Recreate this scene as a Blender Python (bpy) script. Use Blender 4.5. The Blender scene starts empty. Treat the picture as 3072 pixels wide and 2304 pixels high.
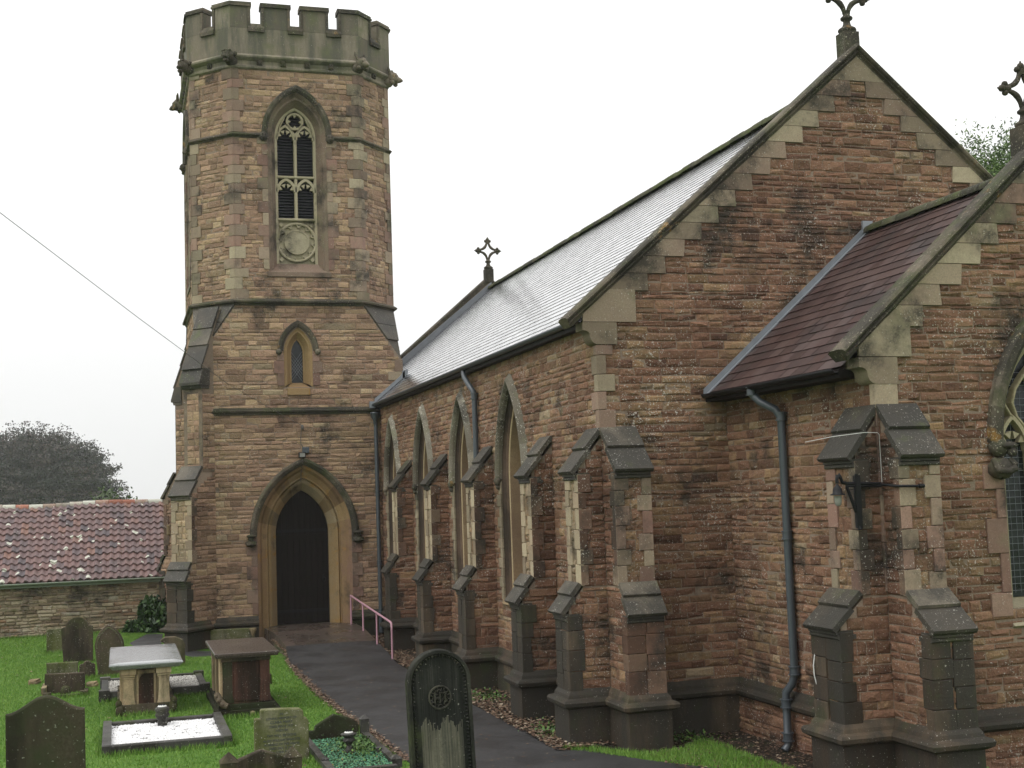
import bpy, math, random
import numpy as np
from mathutils import Vector, Matrix, geometry
random.seed(7); RNG = np.random.default_rng(11)
SC = bpy.context.scene; COL = SC.collection
U = random.uniform
# ------------------------------------------------------------------ camera
YAW, PITCH, ROLL = 0.2958, 0.0862, -0.0345
cam = bpy.data.objects.new('camera', bpy.data.cameras.new('camera')); COL.objects.link(cam)
cam.data.sensor_width = 36; cam.data.lens = 3902.3/3072*36; cam.data.clip_start = .1; cam.data.clip_end = 2000
_ex = Vector((math.cos(YAW), -math.sin(YAW), 0)); _f0 = Vector((math.sin(YAW), math.cos(YAW), 0)); _z = Vector((0, 0, 1))
_d = _f0*math.cos(PITCH)+_z*math.sin(PITCH); _u = -_f0*math.sin(PITCH)+_z*math.cos(PITCH)
_r = _ex*math.cos(ROLL)+_u*math.sin(ROLL); _up = -_ex*math.sin(ROLL)+_u*math.cos(ROLL)
cam.matrix_world = Matrix((( _r.x, _up.x, -_d.x, 0), (_r.y, _up.y, -_d.y, 0), (_r.z, _up.z, -_d.z, 0), (0, 0, 0, 1)))
SC.camera = cam
# ------------------------------------------------------------------ sky and sun (overcast)
w = bpy.data.worlds.new('World'); SC.world = w; w.use_nodes = True
nt = w.node_tree; nt.nodes.clear()
SUN_EL, SUN_AZ = math.radians(52), math.radians(250)   # azimuth clockwise from +Y
sky = nt.nodes.new('ShaderNodeTexSky'); sky.sky_type = 'NISHITA'; sky.sun_disc = False
sky.sun_elevation = SUN_EL; sky.sun_rotation = SUN_AZ; sky.dust_density = 5; sky.air_density = 1
hs = nt.nodes.new('ShaderNodeHueSaturation'); hs.inputs['Saturation'].default_value = .12; hs.inputs['Value'].default_value = .6
mx = nt.nodes.new('ShaderNodeMixRGB'); mx.inputs[0].default_value = .82; cr_ = nt.nodes.new('ShaderNodeValToRGB'); tcw = nt.nodes.new('ShaderNodeTexCoord'); sx = nt.nodes.new('ShaderNodeSeparateXYZ'); cl = nt.nodes.new('ShaderNodeTexNoise'); cl.inputs['Scale'].default_value = 2.2; cl.inputs['Detail'].default_value = 5
nt.links.new(tcw.outputs['Generated'], sx.inputs[0]); nt.links.new(tcw.outputs['Generated'], cl.inputs['Vector']); nt.links.new(sx.outputs[2], cr_.inputs[0])
cr_.color_ramp.elements[0].position = 0; cr_.color_ramp.elements[0].color = (.0, .0, .0, 1); cr_.color_ramp.elements[1].position = 1; cr_.color_ramp.elements[1].color = (1, 1, 1, 1)
ma = nt.nodes.new('ShaderNodeMath'); ma.operation = 'MULTIPLY_ADD'; ma.inputs[1].default_value = 12.5; ma.inputs[2].default_value = 7.6   # overcast: zenith about three times the horizon
mb_ = nt.nodes.new('ShaderNodeMath'); mb_.operation = 'MULTIPLY_ADD'; mb_.inputs[1].default_value = 1.6; nt.links.new(cr_.outputs[0], ma.inputs[0]); nt.links.new(cl.outputs[0], mb_.inputs[0]); nt.links.new(ma.outputs[0], mb_.inputs[2]); nt.links.new(mb_.outputs[0], mx.inputs[2])
bg = nt.nodes.new('ShaderNodeBackground'); bg.inputs[1].default_value = .1
wo = nt.nodes.new('ShaderNodeOutputWorld')
nt.links.new(sky.outputs[0], hs.inputs['Color']); nt.links.new(hs.outputs[0], mx.inputs[1])
nt.links.new(mx.outputs[0], bg.inputs[0]); nt.links.new(bg.outputs[0], wo.inputs[0])
sl = bpy.data.lights.new('sun', 'SUN'); sl.energy = .8; sl.angle = math.radians(25); sl.color = (1, .98, .95)
so = bpy.data.objects.new('sun', sl); COL.objects.link(so)
sd = Vector((math.sin(SUN_AZ)*math.cos(SUN_EL), math.cos(SUN_AZ)*math.cos(SUN_EL), math.sin(SUN_EL)))
so.rotation_euler = sd.to_track_quat('Z', 'Y').to_euler(); so.location = (-20, -20, 40)
vs = SC.view_settings; vs.view_transform = 'Standard'; vs.look = 'None'; vs.exposure = 0.3; vs.gamma = 1; vs.use_curve_mapping = False
SC.cycles.volume_bounces = 1; SC.cycles.max_bounces = 6; SC.cycles.diffuse_bounces = 3; SC.cycles.glossy_bounces = 3
SC.cycles.volume_step_rate = 5

# ------------------------------------------------------------------ materials
class N:
    def __init__(s, name):
        s.m = bpy.data.materials.new(name); s.m.use_nodes = True; s.t = s.m.node_tree; s.t.nodes.clear()
        s.out = s.t.nodes.new('ShaderNodeOutputMaterial'); s.b = s.t.nodes.new('ShaderNodeBsdfPrincipled')
        s.t.links.new(s.b.outputs[0], s.out.inputs[0]); s.pos = s.t.nodes.new('ShaderNodeNewGeometry').outputs['Position']
    def L(s, a, b): s.t.links.new(a, b)
    def put(s, sock, v):
        if hasattr(v, 'links'): s.L(v, sock)
        else: sock.default_value = v
    def noise(s, scale, detail=4, rough=.6, vec=None, out='Fac', dist=0):
        n = s.t.nodes.new('ShaderNodeTexNoise'); n.inputs['Scale'].default_value = scale; n.inputs['Detail'].default_value = detail
        n.inputs['Roughness'].default_value = rough; n.inputs['Distortion'].default_value = dist; s.L(vec or s.pos, n.inputs['Vector']); return n.outputs[out]
    def vor(s, scale, vec=None, out='Distance', feat='F1'):
        n = s.t.nodes.new('ShaderNodeTexVoronoi'); n.feature = feat; n.inputs['Scale'].default_value = scale; s.L(vec or s.pos, n.inputs['Vector']); return n.outputs[out]
    def math(s, op, a, b=0., c=0.):
        n = s.t.nodes.new('ShaderNodeMath'); n.operation = op; s.put(n.inputs[0], a); s.put(n.inputs[1], b); s.put(n.inputs[2], c); return n.outputs[0]
    def mix(s, f, a, b, typ='MIX'):
        n = s.t.nodes.new('ShaderNodeMixRGB'); n.blend_type = typ; s.put(n.inputs[0], f)
        for i, v in ((1, a), (2, b)):
            s.put(n.inputs[i], v if hasattr(v, 'links') else (*v, 1)) 
        return n.outputs[0]
    def ramp(s, f, stops):
        n = s.t.nodes.new('ShaderNodeValToRGB'); e = n.color_ramp.elements
        while len(e) < len(stops): e.new(.5)
        for i, (p, c) in enumerate(stops): e[i].position = p; e[i].color = (c, c, c, 1) if isinstance(c, (int, float)) else (*c, 1)
        s.L(f, n.inputs[0]); return n.outputs[0]
    def map(s, scale, rot=(0, 0, 0)):
        n = s.t.nodes.new('ShaderNodeMapping'); n.inputs['Scale'].default_value = scale; n.inputs['Rotation'].default_value = rot; s.L(s.pos, n.inputs['Vector']); return n.outputs[0]
    def bump(s, h, strength=.5, dist=.01):
        n = s.t.nodes.new('ShaderNodeBump'); n.inputs['Strength'].default_value = strength; n.inputs['Distance'].default_value = dist
        s.L(h, n.inputs['Height']); s.L(n.outputs[0], s.b.inputs['Normal'])
    def tint(s):
        a = s.t.nodes.new('ShaderNodeAttribute'); a.attribute_name = 'tint'; q = s.t.nodes.new('ShaderNodeSeparateColor')
        s.L(a.outputs['Color'], q.inputs[0]); return q.outputs[0], q.outputs[1], q.outputs[2]
    def fin(s, col, rough=.8, spec=.3, metal=0):
        s.put(s.b.inputs['Base Color'], col if hasattr(col, 'links') else (*col, 1)); s.put(s.b.inputs['Roughness'], rough)
        s.b.inputs['Specular IOR Level'].default_value = spec; s.b.inputs['Metallic'].default_value = metal; return s.m

def stonemat(name, cols, spots=.1, spotcol=(.55, .53, .47), dark=.3, darkcol=(.035, .033, .028), green=0., greencol=(.07, .085, .03),
             rough=.75, bump=.6, bscale=30, bdist=.012, dsc=.9, spec=.12, fine=(.48, 1.05), hue=.35, streak=False, ochre=0., sptsc=1.):
    n = N(name); r, g, b = n.tint()
    big = n.noise(.75, 4); f2 = n.noise(9, 5, .65); fn = n.noise(45, 4, .7)
    v = n.math('ADD', r, n.math('MULTIPLY', n.math('SUBTRACT', f2, .5), hue)); v = n.math('ADD', v, n.math('MULTIPLY', n.math('SUBTRACT', big, .5), 1.0))
    k = len(cols)-1; col = n.ramp(v, [(.06+.88*i/max(k, 1), c) for i, c in enumerate(cols)])
    col = n.mix(1, col, n.math('ADD', .68, n.math('MULTIPLY', g, .62)), 'MULTIPLY')
    col = n.mix(1, col, n.math('ADD', fine[0], n.math('MULTIPLY', fn, fine[1])), 'MULTIPLY')
    vec = n.map((2.2, 2.2, .35)) if streak else None
    dn = n.noise(dsc, 6, .68, vec=vec)
    dm = n.ramp(n.math('ADD', dn, n.math('MULTIPLY', n.math('SUBTRACT', fn, .5), .25)), [(.62-dark*.42, 0), (.74-dark*.35, .88)])
    if dark > 0: col = n.mix(dm, col, darkcol)
    if green > 0: col = n.mix(n.ramp(n.noise(1.7, 5, .7), [(.62-green*.4, 0), (.8-green*.35, .8)]), col, greencol)
    if ochre > 0: col = n.mix(n.ramp(n.noise(2.6, 4, .6), [(.68-ochre*.3, 0), (.78-ochre*.3, .7)]), col, (.30, .17, .055))
    if spots > 0:
        msk = n.ramp(n.noise(1.3*sptsc, 5, .7), [(.34, .2), (.72, .95)]); ca = n.noise(22*sptsc, 2, .5, out='Color')
        va = n.t.nodes.new('ShaderNodeVectorMath'); va.operation = 'MULTIPLY_ADD'; n.L(ca, va.inputs[0]); va.inputs[1].default_value = (.07/sptsc,)*3; n.L(n.pos, va.inputs[2])
        for sc, kk in ((15*sptsc, .85), (31*sptsc, 1.05)):
            d = n.math('ADD', n.vor(sc, vec=va.outputs[0]), n.math('MULTIPLY', n.math('SUBTRACT', fn, .5), .5))
            m = n.ramp(n.math('SUBTRACT', n.math('MULTIPLY', msk, spots*kk), d), [(0, 0), (.10, .75)])
            col = n.mix(m, col, spotcol)
    h = n.math('ADD', n.noise(bscale, 6, .7), n.math('MULTIPLY', f2, .9)); n.bump(h, bump, bdist)
    hsn = n.t.nodes.new('ShaderNodeHueSaturation'); hsn.inputs['Saturation'].default_value = 1.1; n.L(col, hsn.inputs['Color']); col = hsn.outputs[0]
    return n.fin(col, n.math('ADD', rough-.15, n.math('MULTIPLY', fn, .3)), spec)

BRN2 = (.20, .108, .076)
RED, BRN, TAN, OCH, BUF, PNK = (.205, .095, .07), (.235, .135, .088), (.31, .195, .11), (.36, .225, .10), (.36, .30, .215), (.29, .155, .125)
M = {}
M['rubble'] = stonemat('rubble_stone', [(.125, .072, .052), (.172, .100, .070), (.205, .121, .084), (.212, .130, .089), (.23, .150, .098), (.265, .18, .108), (.275, .215, .148)], spots=.36, dark=.20, bump=1., bscale=26, bdist=.035, hue=.8)
M['rubble_tower'] = stonemat('tower_rubble_stone', [(.225, .150, .11), (.265, .180, .128), (.29, .20, .142), (.31, .223, .152), (.34, .25, .16), (.345, .277, .19)], spots=.30, dark=.14, bump=1., bscale=22, bdist=.035, hue=.7)
M['rubble_barn'] = stonemat('barn_rubble_stone', [(.18, .14, .10), (.23, .185, .13), (.27, .225, .155), (.31, .27, .20), (.26, .17, .11), (.36, .33, .26)], spots=.12, dark=.25, bump=.9, bscale=18, bdist=.03, green=.15)
M['mortar'] = stonemat('lime_mortar', [(.20, .155, .12), (.25, .20, .155)], spots=.25, dark=.22, bump=.8)
M['ashlar'] = stonemat('dressed_stone', [(.21, .135, .108), (.225, .16, .125), (.235, .185, .14), (.25, .205, .15), (.29, .25, .18)], spots=.25, dark=.28, green=.18, greencol=(.17, .16, .10), bump=.25, bscale=20, bdist=.006, hue=.25)
M['door_stone'] = stonemat('warm_dressed_stone', [(.19, .125, .09), (.21, .145, .085), (.235, .17, .095), (.24, .195, .13)], spots=.06, dark=.12, bump=.2, bscale=14, bdist=.004, hue=.6, ochre=.25)
M['trim'] = stonemat('weathered_trim_stone', [(.085, .073, .055), (.125, .105, .08), (.175, .15, .115)], spots=.34, spotcol=(.34, .32, .25), dark=.5, green=.34, greencol=(.055, .065, .028), bump=.5, bscale=26, ochre=.12)
M['cap'] = stonemat('weathered_cap_stone', [(.045, .039, .031), (.075, .065, .05), (.12, .104, .08)], spots=.3, spotcol=(.42, .41, .36), dark=.55, green=.12, bump=.6, rough=.55, spec=.25)
M['parapet'] = stonemat('parapet_stone', [(.155, .135, .105), (.205, .18, .14), (.25, .215, .165)], spots=.2, dark=.45, darkcol=(.085, .085, .066), green=.35, greencol=(.12, .125, .07), bump=.35, streak=True)
M['black_stone'] = stonemat('damp_blackened_stone', [(.035, .027, .02), (.058, .044, .033), (.10, .077, .055)], spots=.2, dark=.6, green=.25, greencol=(.04, .047, .022), bump=.6, streak=True, rough=.65, spec=.15, fine=(.3, 1.5))
M['tracery'] = stonemat('tracery_stone', [(.25, .225, .165), (.31, .28, .20), (.35, .30, .20)], spots=.08, dark=.1, bump=.15, green=.15, greencol=(.22, .21, .12))
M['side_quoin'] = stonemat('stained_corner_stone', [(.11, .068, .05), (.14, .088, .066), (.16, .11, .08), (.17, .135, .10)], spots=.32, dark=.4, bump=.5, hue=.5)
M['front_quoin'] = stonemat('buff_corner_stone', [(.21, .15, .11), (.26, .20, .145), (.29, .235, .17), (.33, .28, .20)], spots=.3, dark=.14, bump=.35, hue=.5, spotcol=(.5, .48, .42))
M['hood_grey'] = stonemat('lichened_hood_stone', [(.13, .115, .09), (.18, .16, .125), (.23, .21, .17)], spots=.42, dark=.2, bump=.6, green=.15, greencol=(.15, .15, .09))
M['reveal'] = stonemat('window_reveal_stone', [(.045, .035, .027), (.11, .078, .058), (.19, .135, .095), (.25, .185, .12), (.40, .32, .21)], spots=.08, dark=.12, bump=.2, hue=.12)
def headstone_mat(name, cols, **k): return stonemat(name, cols, **{**dict(spots=.26, dark=.5, darkcol=(.02, .018, .014), green=.4, greencol=(.05, .058, .022), bump=.6, fine=(.3, 1.4), streak=True, bdist=.006, rough=.85, spec=.05), **k})
M['hs_dark'] = headstone_mat('mossy_dark_headstone', [(.028, .025, .017), (.05, .044, .03)], dark=.5, green=.45, greencol=(.032, .042, .02), spots=.3, spotcol=(.24, .25, .20), sptsc=.8, bump=.8)
M['hs_brown'] = headstone_mat('brown_headstone', [(.075, .06, .045), (.12, .098, .072)], dark=.42)
M['hs_grey'] = headstone_mat('grey_lichen_headstone', [(.10, .098, .068), (.15, .145, .095)], green=.55, greencol=(.075, .085, .028), dark=.35, spots=.34)
M['hs_black'] = headstone_mat('blackened_carved_headstone', [(.022, .023, .021), (.055, .055, .046), (.11, .105, .083), (.16, .15, .115)], dark=.40, darkcol=(.014, .014, .013), green=.12, greencol=(.07, .08, .04), spots=.2, hue=.25)
M['kerb'] = headstone_mat('dark_kerb_stone', [(.04, .039, .036), (.07, .067, .062)], dark=.4, green=.2, rough=.5, spec=.15)
M['tomb_buff'] = headstone_mat('tomb_buff_stone', [(.26, .20, .13), (.33, .26, .17), (.38, .31, .21)], green=.3, greencol=(.14, .14, .08), dark=.3, spots=.16)
M['tomb_slab'] = headstone_mat('wet_ledger_slab', [(.17, .18, .18), (.23, .24, .24)], rough=.2, spec=.75, green=.1, dark=.2, bump=.1, spots=.3, streak=False)
M['tomb_red'] = headstone_mat('red_sandstone_panel', [(.075, .04, .032), (.12, .066, .052)], dark=.45, green=.15, spots=.2)
M['tomb_brown_slab'] = headstone_mat('wet_brown_slab', [(.05, .038, .032), (.08, .062, .052)], rough=.3, spec=.35, dark=.2, green=.05, bump=.1, streak=False)

def simple(name, base, rough=.5, spec=.4, metal=0, var=.25, sc=12, bump=0, bd=.003):
    n = N(name); f = n.noise(sc, 5, .65); c = n.mix(1, base, n.math('ADD', 1-var, n.math('MULTIPLY', f, 2*var)), 'MULTIPLY')
    if bump: n.bump(n.noise(sc*4, 4), bump, bd)
    return n.fin(c, n.math('ADD', rough-.1, n.math('MULTIPLY', f, .2)), spec, metal)
M['lead'] = simple('lead_sheet', (.20, .215, .235), .38, .6, .2, .25, 5, .2)
M['pipe'] = simple('grey_painted_iron', (.055, .065, .075), .35, .5, 0, .25, 9)
M['black'] = simple('black_painted_iron', (.008, .008, .009), .5, .2)
M['rail'] = simple('pink_painted_steel', (.43, .24, .29), .4, .5, 0, .12, 8)
M['cable'] = simple('weathered_cable', (.10, .09, .08), .7)
M['whitewire'] = simple('white_cable', (.6, .6, .57), .5)
M['louvre'] = simple('slate_louvre', (.035, .035, .04), .6, .15, 0, .3, 6)
M['void'] = simple('dark_interior', (.01, .01, .01), .9, .1)
M['letters'] = simple('lead_lettering', (.045, .05, .06), .5)
M['white_lid'] = simple('perforated_white_lid', (.6, .6, .57), .4)
M['lampglass'] = simple('lamp_glass', (.22, .22, .2), .15, .6)
M['green_gutter'] = simple('pale_green_gutter', (.17, .20, .15), .5, .4, 0, .2, 4)
M['bark'] = simple('bark', (.06, .05, .04), .9, .2, 0, .4, 5, .5, .02)
# glass
n = N('leaded_glass'); f = n.noise(7, 3); c = n.ramp(f, [(.3, (.008, .009, .010)), (.75, (.03, .034, .038))]); n.bump(n.noise(5, 2), .25, .02); M['glass'] = n.fin(c, .22, .35)
# oak door
n = N('dark_oak_boards'); v = n.map((1, 1, .12)); g_ = n.noise(30, 6, .7, vec=v); c = n.ramp(g_, [(.3, (.006, .0045, .004)), (.7, (.014, .010, .009))]); n.bump(g_, .4, .004); M['oak'] = n.fin(c, .6, .12)
# slates
n = N('wet_slate'); r, g, b = n.tint(); c = n.ramp(r, [(0, (.07, .072, .078)), (1, (.13, .135, .145))])
c = n.mix(n.ramp(n.noise(2, 5), [(.55, 0), (.75, .5)]), c, (.12, .11, .08)); n.bump(n.noise(9, 3), .05, .003)
M['slate'] = n.fin(c, n.math('ADD', .12, n.math('MULTIPLY', g, .12)), 1.); n.b.inputs['Coat Weight'].default_value = 1; n.b.inputs['Coat Roughness'].default_value = .2; n.b.inputs['Coat IOR'].default_value = 1.5
n = N('brown_roof_slate'); r, g, b = n.tint(); c = n.ramp(r, [(0, (.040, .024, .022)), (.6, (.060, .033, .029)), (1, (.075, .05, .045))])
c = n.mix(n.ramp(n.noise(1.1, 5, .6), [(.5, 0), (.68, .75)]), c, (.028, .024, .024)); c = n.mix(n.ramp(n.noise(5, 3, .6), [(.7, 0), (.76, .6)]), c, (.05, .07, .025)); n.bump(n.noise(18, 5), .3, .004)
M['brown_slate'] = n.fin(c, n.math('ADD', .38, n.math('MULTIPLY', g, .2)), .35)
n = N('clay_pantile'); r, g, b = n.tint(); c = n.ramp(n.math('ADD', r, n.math('MULTIPLY', n.math('SUBTRACT', n.noise(12, 4), .5), .3)), [(0, (.085, .07, .075)), (.4, (.135, .088, .085)), (.85, (.165, .098, .088)), (1, (.19, .105, .08))])
c = n.mix(n.ramp(n.noise(3.5, 4, .6), [(.60, 0), (.72, .7)]), c, (.05, .045, .035))
m1 = n.math('LESS_THAN', n.math('ADD', n.vor(2.6), n.math('MULTIPLY', n.noise(20, 3), .12)), n.math('MULTIPLY', n.ramp(n.noise(1.3, 2), [(.42, .3), (.66, 1)]), .36)); c = n.mix(m1, c, (.47, .48, .40))
n.bump(n.noise(30, 5), .4, .004); M['pantile'] = n.fin(c, .6, .35)
M['ridge'] = stonemat('lichened_ridge_tile', [(.25, .12, .09), (.35, .30, .25), (.48, .48, .42)], spots=.3, dark=.15, hue=.8)
M['mossridge'] = stonemat('mossy_ridge_tile', [(.07, .07, .05), (.13, .12, .085)], spots=.25, dark=.5, green=.5, bump=.8)
# ground
n = N('lawn'); f1 = n.noise(.6, 4); f2 = n.noise(7, 5, .7); f3 = n.noise(60, 3, .7)
c = n.ramp(n.math('ADD', n.math('MULTIPLY', f1, .55), n.math('ADD', n.math('MULTIPLY', f2, .35), n.math('MULTIPLY', f3, .25))), [(.36, (.035, .09, .012)), (.55, (.07, .155, .018)), (.72, (.11, .19, .03))])
n.bump(f3, .8, .03); M['lawn'] = n.fin(c, .85, .2)
n = N('grass_blade'); r, g, b = n.tint(); c = n.ramp(n.math('ADD', n.math('MULTIPLY', r, .75), n.math('MULTIPLY', n.noise(.8, 3), .35)), [(0, (.055, .13, .016)), (.5, (.105, .225, .028)), (1, (.21, .32, .06))]); M['blade'] = n.fin(c, .55, .35)
n.b.inputs['Subsurface Weight'].default_value = 0
n = N('wet_asphalt'); f = n.noise(1.2, 5, .6); g2 = n.noise(130, 3, .7); c = n.ramp(n.math('ADD', n.math('MULTIPLY', f, .55), n.math('MULTIPLY', g2, .45)), [(.3, (.020, .0195, .020)), (.7, (.040, .0385, .039))])
n.bump(g2, .5, .006); M['asphalt'] = n.fin(c, n.ramp(f, [(.35, .42), (.65, .68)]), .35)
n = N('wet_paving'); br = n.t.nodes.new('ShaderNodeTexBrick'); n.L(n.pos, br.inputs['Vector']); br.inputs['Scale'].default_value = 1; br.inputs['Brick Width'].default_value = .62; br.inputs['Row Height'].default_value = .75; br.inputs['Mortar Size'].default_value = .008
br.inputs['Color1'].default_value = (.05, .04, .033, 1); br.inputs['Color2'].default_value = (.075, .055, .045, 1); br.inputs['Mortar'].default_value = (.02, .018, .015, 1)
c = n.mix(1, br.outputs[0], n.math('ADD', .6, n.math('MULTIPLY', n.noise(4, 4), .8)), 'MULTIPLY'); M['paving'] = n.fin(c, n.ramp(n.noise(1.5, 3), [(.4, .22), (.7, .5)]), .5)
n = N('damp_soil'); c = n.ramp(n.noise(14, 6, .7), [(.35, (.016, .012, .009)), (.7, (.055, .042, .03))]); c = n.mix(n.ramp(n.noise(3, 4), [(.55, 0), (.7, .7)]), c, (.03, .05, .015)); n.bump(n.noise(40, 5, .7), 1, .03); M['soil'] = n.fin(c, .9, .2)
def tintmat(name, stops, rough=.6, spec=.3):
    n = N(name); r, g, b = n.tint(); return n.fin(n.ramp(r, stops), rough, spec)
M['deadleaf'] = tintmat('dead_leaves', [(0, (.05, .028, .018)), (.5, (.12, .07, .045)), (.85, (.20, .14, .09)), (1, (.32, .27, .2))])
M['weed'] = tintmat('weeds', [(0, (.03, .06, .015)), (.6, (.06, .13, .025)), (1, (.12, .2, .04))])
M['teal'] = tintmat('teal_chippings', [(0, (.04, .13, .07)), (.5, (.07, .22, .12)), (.8, (.12, .2, .05)), (1, (.3, .12, .03))])
M['white_gravel'] = tintmat('white_chippings', [(0, (.25, .24, .23)), (.15, (.66, .65, .64)), (1, (.86, .86, .86))], .5)
M['grey_gravel'] = tintmat('grey_chippings', [(0, (.12, .11, .10)), (.4, (.30, .29, .26)), (1, (.52, .50, .46))], .6)
M['copper'] = tintmat('copper_leaf', [(0, (.02, .024, .02)), (.5, (.045, .042, .036)), (1, (.085, .055, .048))], .6)
M['leafgreen'] = tintmat('green_leaf', [(0, (.04, .075, .02)), (.6, (.09, .15, .035)), (1, (.16, .23, .06))], .55)
M['farleaf'] = tintmat('far_leaf', [(0, (.03, .05, .02)), (1, (.08, .11, .04))], .6)
M['shrub'] = tintmat('shrub_leaf', [(0, (.012, .03, .01)), (.7, (.035, .075, .02)), (1, (.07, .13, .035))], .5)

# ------------------------------------------------------------------ mesh builder
W = {}
class MB:
    def __init__(s): s.v = []; s.f = []; s.t = []; s.s = []; s.tn = (.5, .5, .5); s.smooth = False
    def rt(s, a=0., b=1.): s.tn = (U(a, b), random.random(), random.random()); return s
    def face(s, pts, tn=None, sm=None):
        i = len(s.v); s.v += [tuple(p) for p in pts]; s.f.append(tuple(range(i, i+len(pts)))); s.t.append(tn or s.tn); s.s.append(s.smooth if sm is None else sm)
    def grid(s, rows, closed=False, sm=None, tn=None):
        i = len(s.v); n = len(rows[0]); [s.v.extend(tuple(p) for p in r) for r in rows]
        for a in range(len(rows)-1):
            for b in range(n if closed else n-1):
                c = (b+1) % n; s.f.append((i+a*n+b, i+a*n+c, i+(a+1)*n+c, i+(a+1)*n+b)); s.t.append(tn or s.tn); s.s.append(s.smooth if sm is None else sm)
    def prism(s, poly, vec):
        vec = Vector(vec); a = [Vector(p) for p in poly]; b = [p+vec for p in a]
        s.face(a[::-1]); s.face(b)
        for k in range(len(a)): j = (k+1) % len(a); s.face([a[k], a[j], b[j], b[k]])
    def box(s, x0, x1, y0, y1, z0, z1): s.prism([(x0, y0, z0), (x1, y0, z0), (x1, y1, z0), (x0, y1, z0)], (0, 0, z1-z0))
    def fbox(s, F, s0, s1, z0, z1, d0, d1, bev=0):
        if not bev: s.prism([F(s0, z0, d0), F(s1, z0, d0), F(s1, z1, d0), F(s0, z1, d0)], F.n*(d1-d0)); return
        a = [F(s0, z0, d0), F(s1, z0, d0), F(s1, z1, d0), F(s0, z1, d0)]; b = [F(s0, z0, d1-bev), F(s1, z0, d1-bev), F(s1, z1, d1-bev), F(s0, z1, d1-bev)]
        c = [F(s0+bev, z0+bev, d1), F(s1-bev, z0+bev, d1), F(s1-bev, z1-bev, d1), F(s0+bev, z1-bev, d1)]
        s.face(c); s.face(a[::-1])
        for k in range(4): j = (k+1) % 4; s.face([a[k], a[j], b[j], b[k]]); s.face([b[k], b[j], c[j], c[k]])
    def tube(s, pts, r, n=8, cap=True, closed=False):
        pts = [Vector(p) for p in pts]; rows = []; prev = None
        for i, p in enumerate(pts):
            if closed: t = pts[(i+1) % len(pts)]-pts[i-1]
            else: t = pts[min(i+1, len(pts)-1)]-pts[max(i-1, 0)]
            t.normalize(); a = prev if prev is not None else (Vector((0, 0, 1)) if abs(t.z) < .9 else Vector((1, 0, 0)))
            a = (a-t*a.dot(t)).normalized(); prev = a; b = t.cross(a); rr = r[i] if isinstance(r, (list, tuple)) else r
            rows.append([p+(a*math.cos(q)+b*math.sin(q))*rr for q in [2*math.pi*k/n for k in range(n)]])
        if closed: rows.append(rows[0])
        s.grid(rows, True, True)
        if cap and not closed: s.face(rows[0][::-1], sm=False); s.face(rows[-1], sm=False)
    def lathe(s, c, prof, n=16, axis=None):
        c = Vector(c); rows = [[c+Vector((r*math.cos(2*math.pi*k/n), r*math.sin(2*math.pi*k/n), z)) for k in range(n)] for r, z in prof]; s.grid(rows, True, True)
        s.face(rows[-1], sm=False); s.face(rows[0][::-1], sm=False)
    def blob(s, c, r, n=8, jit=0., sq=(1, 1, 1)):
        c = Vector(c); rows = []
        for i in range(n//2+1):
            th = math.pi*i/(n//2); rows.append([c+Vector((math.sin(th)*math.cos(2*math.pi*k/n)*sq[0], math.sin(th)*math.sin(2*math.pi*k/n)*sq[1], math.cos(th)*sq[2]))*r*(1+U(-jit, jit)) for k in range(n)])
        s.grid(rows, True, True)
    def fmould(s, F, pts, prof, seg=0):
        """sweep profile [(outward offset, depth)] along a path in the wall plane"""
        P = [Vector(p) for p in pts]; rows = []
        for i in range(len(P)):
            a = (P[i]-P[max(i-1, 0)]); b = (P[min(i+1, len(P)-1)]-P[i])
            a = a.normalized() if a.length > 1e-9 else b.normalized(); b = b.normalized() if b.length > 1e-9 else a
            na = Vector((-a.y, a.x)); nb = Vector((-b.y, b.x)); m = na+nb; m = m/max(m.length, 1e-6); m = m/max(.3, m.dot(na))
            rows.append([F(P[i].x+m.x*o, P[i].y+m.y*o, d) for o, d in prof])
        for k in range(len(rows)-1):
            if seg and k % seg == 0: s.rt()
            s.grid(rows[k:k+2], True)
        s.face(rows[0]); s.face(rows[-1][::-1])
    def pmould(s, pts, z, prof, closed=False):
        """sweep profile [(outward, dz)] round a plan path; outward = right-hand side of travel"""
        P = [Vector(p) for p in pts]; n = len(P); rows = []
        for i in range(n):
            a = P[i]-P[i-1] if (closed or i > 0) else P[i+1]-P[i]; b = P[(i+1) % n]-P[i] if (closed or i < n-1) else a
            a = a.normalized(); b = b.normalized(); na = Vector((a.y, -a.x)); nb = Vector((b.y, -b.x)); m = (na+nb).normalized(); m = m/max(.3, m.dot(na))
            rows.append([(P[i].x+m.x*o, P[i].y+m.y*o, z+dz) for o, dz in prof])
        if closed: rows.append(rows[0])
        for k in range(len(rows)-1): s.grid(rows[k:k+2], True)
        if not closed: s.face(rows[0]); s.face(rows[-1][::-1])
    def wall(s, F, outer, holes=(), d=0.):
        loops = [[Vector((p[0], p[1], 0)) for p in l] for l in [outer, *holes]]; flat = [p for l in loops for p in l]
        for t in geometry.tessellate_polygon(loops): s.face([F(flat[k].x, flat[k].y, d) for k in t])
    def loft(s, F, profs):
        rows = [[F(p[0], p[1], d) for p in pts] for pts, d in profs]; s.grid(rows)
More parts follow.
